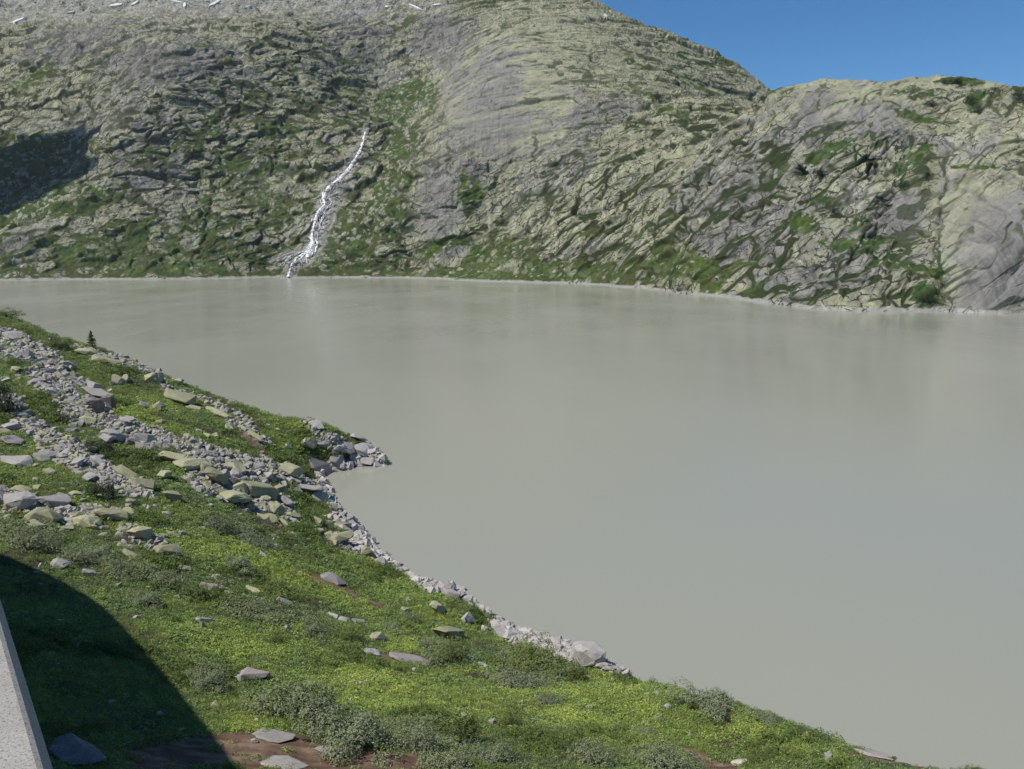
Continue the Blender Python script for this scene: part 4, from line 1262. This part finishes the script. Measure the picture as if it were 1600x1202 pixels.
print('scatter', time.time() - T0)

# ================================================================== SHRUBS
def bush_mesh(name, seed, n, leaf, flatness, mat):
    """leafy crown of radius 1: leaves in sprays spread through a lumpy dome"""
    r = np.random.default_rng(seed)
    lumps = [(r.normal(size=3) * np.array([.5, .5, .16]) + np.array([0, 0, .22]), r.uniform(.34, .58)) for _ in range(9)]
    V, Fc = [], []
    sprays = n // 9
    for i in range(sprays):
        c, rad = lumps[r.integers(len(lumps))]
        d = r.normal(size=3)
        d[2] = abs(d[2]) * 0.9 - .12
        d /= np.linalg.norm(d)
        p = c + d * rad * r.uniform(.62, 1.06)
        p[2] = max(p[2], -.05)
        p[2] *= flatness
        for k in range(9):
            q = p + r.normal(size=3) * 0.04
            nn_ = Vector(d * .8 + r.normal(size=3) * .42 + np.array([-.15, -.1, .55])).normalized()
            t = nn_.orthogonal().normalized()
            t.rotate(Matrix.Rotation(r.uniform(0, 6.28), 3, nn_))
            b = nn_.cross(t)
            L = leaf * r.uniform(.7, 1.35)
            w = L * .42
            qv = Vector(q)
            j = len(V)
            V += [tuple(qv - t * L), tuple(qv + b * w), tuple(qv + t * L), tuple(qv - b * w)]
            Fc.append((j, j + 1, j + 2, j + 3))
    return mesh_np(name, V, Fc)
def stem_mesh(name, seed):
    r = random.Random(seed)
    bm = bmesh.new()
    for k in range(9):
        a = r.uniform(0, 6.28)
        p0 = Vector((r.uniform(-.12, .12), r.uniform(-.12, .12), -.12))
        p1 = Vector((math.cos(a) * r.uniform(.3, .65), math.sin(a) * r.uniform(.3, .65), r.uniform(.3, .5)))
        tube(bm, [p0, p0.lerp(p1, .5) + Vector((0, 0, .08)), p1], [.028, .02, .008], 5)
    return to_mesh(bm, name)
def tube(bm, pts, rad, n=6):
    rings = []
    for i, p in enumerate(pts):
        d = (pts[min(i + 1, len(pts) - 1)] - pts[max(i - 1, 0)]).normalized()
        u = d.orthogonal().normalized()
        v_ = d.cross(u)
        rings.append([bm.verts.new(p + (u * math.cos(2 * math.pi * k / n) + v_ * math.sin(2 * math.pi * k / n)) * rad[i]) for k in range(n)])
    for a, b in zip(rings[:-1], rings[1:]):
        for k in range(n):
            bm.faces.new((a[k], a[(k + 1) % n], b[(k + 1) % n], b[k]))
    bm.faces.new(rings[-1])
    bm.faces.new(list(reversed(rings[0])))
B_GREY = mat_leaf('grey_willow_leaves', [(0.0, (0.160, 0.192, 0.105)), (1.0, (0.228, 0.257, 0.147))], False, 0.15, .6, .35)
B_GREEN = mat_leaf('alder_leaves', [(0.0, (0.106, 0.139, 0.036)), (1.0, (0.157, 0.194, 0.050))], False, 0.2, .6, .35)
B_DARK = mat_leaf('dark_pine_needles', [(0.0, (0.024, 0.038, 0.016)), (1.0, (0.036, 0.052, 0.020))], False, 0.1, .6, .35)
BK = Nd('grey_brown_bark'); BK.color(BK.ramp(BK.noise(40, 4), [(.3, (.07, .055, .042)), (.7, (.15, .125, .10))]), .9); BARK = BK.m
BUSH = {}
for kind, mt, leaf, fl, n in (('grey', B_GREY, .032, .85, 5200), ('green', B_GREEN, .034, .9, 4600), ('dark', B_DARK, .038, 1.0, 3600)):
    for k in range(3):
        me = bush_mesh(kind + '_shrub_leaves', 400 + 7 * k + len(kind), n, leaf, fl, mt)
        me.materials.append(mt)
        BUSH[kind, k] = me
STEM = []
for k in range(3):
    me = stem_mesh('shrub_stems', 500 + k)
    me.materials.append(BARK)
    STEM.append(me)
def bush(px_, py_, w, h, kind, label, name='willow_shrub', cat='shrub', picker=None, rot=0.0):
    """a shrub w by h photo pixels, py_ at its middle"""
    if picker is None:
        g, nrm, d = ground(px_, py_ + h * .42)
    else:
        i = picker(px_, py_ + h * .3, 6)
        g, d = Vector(picker.P[i]), float(picker.dep[i])
    k = (int(px_) * 3 + int(py_)) % 3
    root = bpy.data.objects.new(name, None)
    root.empty_display_size = 0.2
    col.objects.link(root)
    rx = w * d / F * .5
    rz = max(h * d / F * 1.0, rx * .36)
    root.location = g
    root.rotation_euler = (0, R(rot), 0)
    tag(root, label, cat)
    c = link('foliage', BUSH[kind, k], None, root)
    c.scale = (rx * .96, rx * .8, rz)
    c.rotation_euler = (0, 0, (0.3, -0.2, 3.3)[k])
    st = link('stems', STEM[k], None, root)
    st.scale = (rx * .9, rx * .8, rz)
    return root
SHRUBS = [
    (472, 1090, 150, 84, 'grey', 'upper half of the big grey green willow thicket beside the brown ground', 0),
    (550, 1128, 150, 96, 'grey', 'lower half of the big grey green willow thicket beside the brown ground', 8),
    (650, 1150, 84, 50, 'grey', 'pale grey willow right of the big thicket', 0),
    (712, 1136, 90, 58, 'green', 'taller dark green bush behind the pale willow', 0),
    (772, 1170, 90, 50, 'grey', 'loose grey willow left of the pale stone at the bottom', 0),
    (700, 1186, 80, 40, 'grey', 'grey willow at the bottom below the dark green bush', 0),
    (797, 1122, 40, 32, 'green', 'lone small green bush in the bright herbs', 0),
    (918, 1178, 88, 46, 'grey', 'rounded silver grey willow at the bottom right of the pale stone', 0),
    (1030, 1184, 112, 44, 'grey', 'wide grey green willow at the bottom beside the brown bank', 0),
    (1110, 1086, 108, 40, 'grey', 'long grey willow standing out against the lake on the crest', 10),
    (1200, 1116, 54, 26, 'grey', 'small grey willow on the crest right of the long one', 12),
    (1009, 1140, 36, 16, 'grey', 'little grey shrub in the herbs below the crest', 0),
    (1180, 1182, 40, 26, 'green', 'small green bush right of the white rounded stone', 0),
    (1524, 1196, 66, 20, 'green', 'green bush at the lower right edge over the lake', 0),
    (824, 1032, 110, 44, 'green', 'broad dark green bush on the bank near the shore', 12),
    (792, 1064, 100, 34, 'grey', 'grey shrub belt below the broad dark green bush', 10),
    (705, 1020, 62, 40, 'green', 'olive bush between the long boulder and the grey rocks', 0),
    (890, 1052, 60, 30, 'green', 'low green bush beneath the big shore boulder', 14),
    (850, 1094, 60, 22, 'grey', 'flat grey shrub in the middle of the bright herbs', 0),
    (330, 1056, 66, 44, 'grey', 'olive grey shrub at the left end of the pinkish slab', 0),
    (164, 762, 56, 38, 'dark', 'dark round bush in the turf above the left block field', 0),
    (8, 622, 48, 54, 'dark', 'dark bush at the left edge beside the scree', 0),
    (155, 696, 62, 22, 'dark', 'low dark shrub under the large grey block', 10),
    (98, 653, 32, 15, 'dark', 'small dark shrub in the middle of the scree', 0),
    (370, 873, 62, 27, 'grey', 'rounded grey shrub in the sunny turf', 5),
    (334, 818, 54, 26, 'grey', 'grey shrub below the boulder heap', 10),
    (390, 842, 80, 20, 'grey', 'belt of grey shrub running into the brownish heath', 18),
    (36, 842, 84, 46, 'grey', 'grey green willow at the left edge over the wall shadow', 0),
    (110, 866, 60, 30, 'grey', 'willow right of the one over the wall shadow', 0),
    (155, 858, 56, 32, 'grey', 'pale willow left of the low lichened slab', 0),
    (176, 884, 40, 24, 'grey', 'small willow beside the pale stone at the shadow edge', 0),
    (250, 905, 64, 30, 'grey', 'willow left of the middle stone cluster', 8),
    (300, 922, 60, 30, 'green', 'green bush under the pinkish slab', 6),
    (230, 930, 60, 34, 'grey', 'grey willow in the middle of the sunlit slope beside the shadow', 6),
    (400, 950, 60, 24, 'grey', 'grey shrub below the middle stone cluster', 6),
    (430, 996, 44, 26, 'green', 'green shrub beside the dark upright stone', 0),
    (490, 978, 54, 28, 'grey', 'willow left of the grey stone pair', 0),
    (546, 990, 50, 30, 'green', 'dark shrub left of the upright lichened boulder', 0),
    (615, 975, 40, 18, 'grey', 'low grey shrub behind the upright lichened boulder', 0),
    (636, 962, 28, 14, 'grey', 'tiny grey shrub beside the low yellowish stone', 0),
    (409, 1030, 26, 16, 'grey', 'little grey shrub above the pinkish slab', 0),
    (240, 606, 0, 0, '', '', 0),
    (95, 540, 40, 14, 'dark', 'dark low shrub on the crest left of the conifer', 10),
    (12, 490, 44, 16, 'green', 'green shrub at the top left of the crest', 15),
    (475, 672, 30, 12, 'green', 'low round shrub in the turf near the rocky point', 0),
    (574, 697, 10, 6, 'dark', 'tiny dark shrub near the tip of the point', 0),
    (543, 680, 8, 6, 'dark', 'tiny dark tuft on the crest of the point', 0),
    (184, 612, 32, 12, 'green', 'low green shrub above the stained rock step', 5),
    (856, 1003, 10, 12, 'green', 'thin sprout on the bank before the lake', 0),
    (1020, 1068, 20, 12, 'green', 'sparse twiggy shrub on the crest left of the long willow', 0),
    (1394, 1178, 16, 10, 'green', 'small shrub on the pinkish bedrock at the lower right', 0),
]
for (a, b, w, h, kind, lab, rot) in SHRUBS:
    if w:
        bush(a, b, w, h, kind, lab, {'grey': 'willow_shrub', 'green': 'green_shrub', 'dark': 'dark_shrub'}[kind], 'shrub', None, rot)
FAR = [
    (1516, 158, 22, 16, 'dark thicket on the knoll in a rock hollow'), (1526, 172, 17, 12, 'lower dark thicket in the same rock hollow of the knoll'),
    (1448, 466, 28, 16, 'dark green thicket at the waterline in the cleft of the knoll'), (1280, 270, 22, 18, 'dark thicket right of the left cave'),
    (1410, 290, 24, 12, 'dark thicket under the green ledge right of the right cave'), (1492, 126, 42, 8, 'long dark thicket along the top of the knoll'),
    (1192, 155, 22, 7, 'dark thicket at the left shoulder of the knoll'), (1026, 150, 22, 12, 'dark thicket on the dome face near the skyline'),
    (1302, 330, 10, 12, 'small dark thicket beneath the grassy bank of the knoll'), (1452, 163, 20, 8, 'low thicket on the upper slabs of the knoll'),
    (1590, 148, 26, 8, 'thicket at the right edge on the upper slabs'), (1160, 226, 16, 7, 'low thicket on the rock rib left of the knoll'),
]
for (a, b, w, h, lab) in FAR:
    bush(a, b, w, h, 'dark', lab, 'pine_thicket', 'shrub', mpick)

# the one conifer on the crest
def conifer(px_, py_, hpx):
    g, nrm, d = ground(px_, py_)
    Ht = hpx * d / F
    root = bpy.data.objects.new('spruce_tree', None)
    col.objects.link(root)
    root.location = g
    tag(root, 'single small spruce standing on the crest against the lake', 'tree')
    bm = bmesh.new()
    tube(bm, [Vector((0, 0, -.2)), Vector((0.03, 0, Ht * .5)), Vector((0, 0, Ht))], [Ht * .022, Ht * .015, Ht * .004], 6)
    link('trunk', to_mesh(bm, 'trunk'), BARK, root)
    r = np.random.default_rng(5)
    V, Fc = [], []
    for i in range(150):
        t = (i + .5) / 150
        zc = Ht * (.06 + .92 * t)
        Lb = Ht * .40 * (1 - t) ** .8 * r.uniform(.55, 1.1) + .04
        a = r.uniform(0, 6.28)
        for k in range(15):
            f = (k + 1) / 15
            c = Vector((math.cos(a) * Lb * f, math.sin(a) * Lb * f, zc - .22 * Lb * f + .12 * Lb * f * f))
            n_ = Vector((r.normal() * .6, r.normal() * .6, 1)).normalized()
            tt = n_.orthogonal().normalized()
            tt.rotate(Matrix.Rotation(r.uniform(0, 6.28), 3, n_))
            bb = n_.cross(tt)
            L = Ht * .042 * r.uniform(.7, 1.3)
            j = len(V)
            V += [tuple(c - tt * L), tuple(c + bb * L * .35), tuple(c + tt * L), tuple(c - bb * L * .35)]
            Fc.append((j, j + 1, j + 2, j + 3))
    link('crown', mesh_np('spruce_crown', V, Fc), B_GREEN, root)
conifer(145, 546, 29)
print('shrubs', time.time() - T0)

# ================================================================== WATERFALL AND SNOW ON THE MOUNTAIN
WF = Nd('white_water')
wfc = WF.ramp(WF.noise(0.5, 5, .7, WF.n('ShaderNodeNewGeometry').outputs['Position']), [(.35, (.66, .65, .62)), (.5, (.88, .87, .85))])
WF.color(wfc, .5, .3)
_g = WF.noise(.30, 4, .7, WF.n('ShaderNodeNewGeometry').outputs['Position'])
WF.l(WF.ramp(_g, [(.34, (.1, .1, .1)), (.52, (1, 1, 1))]), WF.b.inputs['Alpha'])
def mpos(px_, py_):
    i = mpick(px_, py_, 5)
    return Vector(MT['P'][i]), Vector(MT['N'][i]), float(mpick.dep[i])
STRANDS = [
    [(571, 206, 2.5), (568, 222, 3.5), (562, 236, 4.5), (555, 250, 4.5), (547, 262, 5), (537, 274, 6.5), (527, 284, 8), (516, 292, 7), (509, 300, 5), (505, 312, 5), (508, 320, 5), (499, 330, 5.5), (493, 342, 5), (490, 356, 5.5), (487, 370, 5), (489, 380, 5.5), (484, 391, 6), (481, 403, 4)],
    [(530, 282, 5), (525, 298, 4), (522, 314, 3), (515, 328, 4), (518, 342, 4.5), (511, 353, 4), (503, 362, 3), (493, 370, 3)],
    [(515, 293, 4), (503, 304, 3.5), (506, 320, 3)],
    [(540, 272, 3), (545, 283, 2), (535, 296, 2)],
    [(498, 332, 3), (505, 346, 3), (512, 352, 3)],
    [(484, 391, 4), (474, 397, 5), (464, 405, 5), (456, 414, 4), (453, 424, 5), (451, 433, 7)],
    [(478, 396, 3), (470, 405, 3), (463, 412, 2.5)],
    [(462, 394, 1.4), (446, 398, 1.4), (434, 404, 1.2)],
    [(455, 400, 1.2), (447, 408, 1.2), (442, 416, 1)],
    [(564, 230, 2.5), (571, 238, 2), (566, 250, 2.5), (556, 262, 2.5)],
]
root = bpy.data.objects.new('waterfall', None)
col.objects.link(root)
root.location = mpos(571, 206)[0]
tag(root, 'white braided waterfall tumbling down the gully to the lake', 'waterfall')
wr = random.Random(3)
MAIN = STRANDS[0]
def along(t):
    q = t * (len(MAIN) - 1)
    i = min(int(q), len(MAIN) - 2)
    f_ = q - i
    return [MAIN[i][j] + (MAIN[i + 1][j] - MAIN[i][j]) * f_ for j in range(3)]
runs = [(sd, 0.95) for k_, sd in enumerate(STRANDS) if k_ not in (1, 2, 3, 4, 9)]
for k in range(64):                                        # side threads falling beside the main run
    t0 = wr.uniform(.06, .93)
    t1 = min(1, t0 + wr.uniform(.03, .12))
    half = 1.5 + 11 * sst(.12, .55, t0) * sst(1.05, .8, t0)
    off = (wr.uniform(-.5, 1.0) if k % 3 else wr.uniform(-.2, .35)) * half
    ph = wr.uniform(0, 6)
    th_ = wr.uniform(.7, 2.2)
    sd = []
    for j in range(7):
        q = along(t0 + (t1 - t0) * j / 6)
        sd.append((q[0] + off + .8 * math.sin(ph + j * 1.1), q[1] + .5 * math.cos(ph + j), th_ * (.35 + .9 * math.sin(math.pi * (j + .4) / 6.8))))
    runs.append((sd, .9))
for k in range(8):                                         # the fan at the foot
    x1 = 434 + 48 * k / 7 + wr.uniform(-3, 3)
    runs.append(([(482 + wr.uniform(-4, 3), 388 + wr.uniform(-3, 4), 1.6), (.5 * (482 + x1) + wr.uniform(-4, 4), 398 + wr.uniform(-2, 4), 1.6), (x1, 408 + wr.uniform(-4, 10), .8)], .9))
for sd, wk in runs:
    pts = []
    for a, b in zip(sd[:-1], sd[1:]):
        n_ = max(2, int(math.hypot(b[0] - a[0], b[1] - a[1]) / 1.3))
        for k in range(n_):
            t = k / n_
            pts.append([a[j] + (b[j] - a[j]) * t for j in range(3)])
    pts.append(list(sd[-1]))
    P3 = []
    for q in pts:
        g, nrm, d = mpos(q[0] + wr.uniform(-.6, .6), q[1])
        P3.append((g + Vector((0, -0.9, 0.75)), wk * 1.35 * q[2] * d / F))
    for it in range(2):
        P3 = [P3[0]] + [((P3[i - 1][0] + P3[i][0] * 2 + P3[i + 1][0]) / 4, P3[i][1]) for i in range(1, len(P3) - 1)] + [P3[-1]]
    bm = bmesh.new()
    rows = []
    for i, (p, w) in enumerate(P3):
        w2 = w * wr.uniform(.35, 1.25) * .5
        tw = Vector((1, 0.1, 0))
        rows.append([bm.verts.new(p - tw * w2 + Vector((0, .5, -.6))), bm.verts.new(p - tw * w2 * .3 + Vector((0, -.1 * w, .1 * w + wr.uniform(-.3, .3)))), bm.verts.new(p + tw * w2 * .35 + Vector((0, -.1 * w, .1 * w + wr.uniform(-.3, .3)))), bm.verts.new(p + tw * w2 + Vector((0, .5, -.6)))])
    for a, b in zip(rows[:-1], rows[1:]):
        if wr.random() < .05 and wk > .7: continue
        for k in range(3):
            bm.faces.new((a[k], a[k + 1], b[k + 1], b[k]))
    o = link('cascade', to_mesh(bm, 'cascade'), WF.m, root)
    o.matrix_parent_inverse = Matrix.Translation(-root.location)

SN = Nd('old_snow')
SN.color(SN.ramp(SN.noise(0.15, 4, .6, SN.n('ShaderNodeNewGeometry').outputs['Position']), [(.35, (.42, .42, .41)), (.6, (.62, .625, .63))]), .6, .3)
SNOW = [
    (182, 9, 14, 4, 8, 'largest snow patch on the upper left ridge'), (28, 34, 16, 3.2, 22, 'slanting snow streak at the far left of the ridge'), (212, 6, 9, 3, 30, 'snow patch right of the largest one'),
    (289, 9, 3, 9, -15, 'upright snow streak in a ridge gully'), (278, 4, 14, 2, -10, 'thin level snow streak left of the upright one'), (335, 7, 13, 4, 28, 'curved snow patch in the next ridge gully'),
    (322, 2, 6, 2.2, 0, 'small snow patch above the curved one'), (388, 12, 7, 3, 20, 'short snow patch under the ridge top'), (604, 12, 4, 2.5, 0, 'small snow patch above the green basin'),
    (648, 12, 16, 2.6, -24, 'long snow streak above the green basin'), (682, 9, 9, 2.4, 5, 'snow streak right of the long one'), (946, 26, 5, 1.8, -40, 'tiny snow patch on the dome skyline'),
    (112, 20, 8, 2, 15, 'faint snow streak on the left ridge between the larger patches')]
for (sx, sy, rx, ry, rot, lab) in SNOW:
    ry = ry * .75
    bm = bmesh.new()
    rings = []
    ca, sa = math.cos(R(rot)), math.sin(R(rot))
    c0, n0, d0 = mpos(sx, sy)
    smp, uv = [], []
    for k in range(48):
        a = 2 * math.pi * k / 16
        fr = (k // 16 + 1) / 3
        ex, ey = math.cos(a) * rx * fr, math.sin(a) * ry * fr
        uv.append((ex * ca - ey * sa, -(ex * sa + ey * ca)))
        smp.append(mpos(sx + uv[-1][0], sy + uv[-1][1])[0][:])
    smp, uv = np.array(smp), np.array(uv)
    med = np.median(smp, axis=0)
    good = np.linalg.norm(smp - med, axis=1) < 90
    A_ = np.concatenate([uv, np.ones((48, 1))], 1)
    co_, *_r = np.linalg.lstsq(A_[good], smp[good], rcond=None)      # the patch lies on the mean ground under it
    def onpl(u, v_, up): return Vector(np.array([u, v_, 1.0]) @ co_) + Vector((0, -2.2, 1.8)) * up
    cv = bm.verts.new(onpl(0, 0, 1.0))
    for ri, fr in enumerate((.5, .85, 1.0)):
        ring = []
        for k in range(16):
            a = 2 * math.pi * k / 16
            ry = ry * (.72 if k == 0 and fr == .5 else 1)
            jit = .85 + .2 * math.sin(3 * a + sx) * math.cos(2 * a + sy) + .1 * math.sin(5 * a + sx * 2)
            ex, ey = math.cos(a) * rx * fr * jit, math.sin(a) * ry * fr * jit
            ring.append(bm.verts.new(onpl(ex * ca - ey * sa, -(ex * sa + ey * ca), 1 if fr < 1 else -.8)))
        rings.append(ring)
    for k in range(16):
        bm.faces.new((cv, rings[0][k], rings[0][(k + 1) % 16]))
        for a, b in zip(rings[:-1], rings[1:]):
            bm.faces.new((a[k], b[k], b[(k + 1) % 16], a[(k + 1) % 16]))
    tag(link('snow_patch', to_mesh(bm, 'snow_patch'), SN.m), lab, 'snow patch')

# unseen crag added beside the mountain, shaped to cast the shadow over the green hollow
top = [(0, 268, 300), (60, 252, 330), (112, 222, 400), (128, 192, 430), (160, 188, 440)]
bot = [(163, 200, 440), (156, 240, 420), (132, 272, 400), (96, 290, 370), (50, 296, 330), (0, 284, 300)]
bm = bmesh.new()
for (a, b, t) in top + bot:
    p = mpos(a, b)[0] + Vector(SUN) * t * 1.7
    bm.verts.new(p)
    bm.verts.new(p + Vector((-60, -10, -40)))
    bm.verts.new((p.x - 60, p.y - 20, float(Zm(np.array([p.x - 60]), np.array([p.y - 20]))[0]) - 30))
bmesh.ops.convex_hull(bm, input=list(bm.verts))
bmesh.ops.delete(bm, geom=[v for v in bm.verts if not v.link_faces], context='VERTS')
bmesh.ops.triangulate(bm, faces=list(bm.faces))
bmesh.ops.subdivide_edges(bm, edges=list(bm.edges), cuts=7, use_grid_fill=True)
bmesh.ops.triangulate(bm, faces=list(bm.faces))
co = np.array([v.co[:] for v in bm.verts], np.float32)
dd_ = 34 * fbm(co / 55.0, 4, 77) - 6
for v_, q in zip(bm.verts, dd_): v_.co += Vector((q, q * .4, q * .6))
tag(link('shadow_crag', to_mesh(bm, 'shadow_crag'), ST['grey']), 'grey crag added out of view to shade the green hollow', None, None, 'structure')
cp_ = project(co)[0]
print('crag px', cp_.min(), cp_.max())

# ================================================================== THE WALL THE PHOTOGRAPHER STANDS AT
ZT = H - 0.55
E0 = Vector(at_height(91, 1202, ZT))
E1 = Vector(at_height(2, 925, ZT))
wd = (E1 - E0).normalized()
SHD = [(372, 1200), (356, 1176), (335, 1145), (312, 1116), (290, 1088), (262, 1056), (236, 1024), (205, 986), (178, 958), (140, 928), (100, 905), (50, 884), (2, 867)]
cast = []
for (a, b) in SHD:
    g, _, _ = ground(a, b)
    t = (ZT - g.z) / SUN[2]
    cast.append(Vector((g.x + SUN[0] * t, g.y + SUN[1] * t, ZT)))
print('caster', [tuple(round(q, 1) for q in c) for c in cast], 'E', E0, wd)
sm = cast[:]
for it in range(3):
    sm = [sm[0]] + [(sm[i - 1] + sm[i] * 2 + sm[i + 1]) / 4 for i in range(1, len(sm) - 1)] + [sm[-1]]
last = sm[-1] + (sm[-1] - sm[-3]).normalized() * 40
j0 = E0 - wd * 6
line = [j0, E0 + wd * 0.0, E1 + wd * 1.2]
# bend from the straight coping to the outer arch, which lies behind the picture's edge
line += [line[-1].lerp(sm[0], .33), line[-1].lerp(sm[0], .66)] + sm + [last]
CG = Nd('speckled_granite_coping')
tc = CG.n('ShaderNodeTexCoord')
spk = CG.n('ShaderNodeTexVoronoi')
spk.inputs['Scale'].default_value = 210
CG.l(tc.outputs['Object'], spk.inputs['Vector'])
nz = CG.noise(320, 3, .8, tc.outputs['Object'])
big = CG.noise(14, 3, .6, tc.outputs['Object'])
cc = CG.mix(CG.ramp(nz, [(.36, (1, 1, 1)), (.47, (0, 0, 0))]), (.33, .315, .28), (.09, .087, .08))
cc = CG.mix(CG.ramp(spk.outputs['Distance'], [(.18, (1, 1, 1)), (.32, (0, 0, 0))]), cc, (.38, .36, .325))
cc = CG.mix(1.0, cc, CG.ramp(big, [(.3, (.85,) * 3), (.7, (1.1,) * 3)]), 'MULTIPLY')
CG.bump(nz, .35, .002)
CG.color(cc, .85, .2)
CN = Nd('dam_concrete')
CN.color(CN.ramp(CN.noise(1.5, 5, .65, CN.n('ShaderNodeNewGeometry').outputs['Position']), [(.3, (.22, .215, .20)), (.7, (.34, .33, .31))]), .9)

def sweep(name, prof, mat, parent, pts):
    """prof: (offset to the left of the edge, height under the coping top), swept along pts"""
    bm = bmesh.new()
    rows = []
    for i, p in enumerate(pts):
        d = (pts[min(i + 1, len(pts) - 1)] - pts[max(i - 1, 0)])
        d.z = 0
        d.normalize()
        lft = Vector((-d.y, d.x, 0))
        rows.append([bm.verts.new(p + lft * o_ + Vector((0, 0, z_))) for (o_, z_) in prof])
    n_ = len(prof)
    for a, b in zip(rows[:-1], rows[1:]):
        for k in range(n_):
            bm.faces.new((a[k], a[(k + 1) % n_], b[(k + 1) % n_], b[k]))
    bm.faces.new(rows[0]); bm.faces.new(list(reversed(rows[-1])))
    bmesh.ops.recalc_face_normals(bm, faces=list(bm.faces))
    return link(name, to_mesh(bm, name), mat, parent)
dam = bpy.data.objects.new('dam_wall', None)
col.objects.link(dam)
tag(dam, 'pale speckled granite parapet of the dam at the lower left corner', 'dam')
sweep('coping', [(0, -.030), (0.012, -.004), (0.018, 0.0), (0.42, 0.0), (0.44, -.02), (0.44, -.14), (0.0, -.14)], CG.m, dam, line)
sweep('parapet', [(0.05, -.14), (0.39, -.14), (0.39, -1.05), (0.05, -1.05)], CN.m, dam, line)
sweep('wall_body', [(0.05, -1.05), (4.6, -1.05), (5.4, -34), (0.05, -34)], CN.m, dam, line)
sweep('parapet', [(4.2, -1.05), (4.55, -1.05), (4.55, -.6), (4.2, -.6)], CN.m, dam, line)
# ================================================================== THE AIR
HZ = bpy.data.materials.new('valley_haze')
HZ.use_nodes = True
ht = HZ.node_tree
ht.nodes.clear()
ho = ht.nodes.new('ShaderNodeOutputMaterial')
hv = ht.nodes.new('ShaderNodeVolumePrincipled')
hv.inputs['Color'].default_value = (0.78, 0.88, 1.0, 1)
hv.inputs['Density'].default_value = HAZE
hv.inputs['Anisotropy'].default_value = 0.2
ht.links.new(hv.outputs[0], ho.inputs['Volume'])
bm = bmesh.new()
bmesh.ops.create_cube(bm, size=1.0)
bmesh.ops.scale(bm, vec=(5400, 3500, 1160), verts=bm.verts)
bmesh.ops.translate(bm, vec=(0, 1350, 540), verts=bm.verts)
tag(link('haze', to_mesh(bm, 'haze'), HZ), 'thin bluish haze over the lake', None, None, 'stuff')
print('top', MT['P'][:, 2].max(), MT['P'][:, 2].min(), MT['P'][:, 1].max(), np.abs(MT['P'][:, 0]).max(), Q[:, 2].min())
print('done', time.time() - T0)
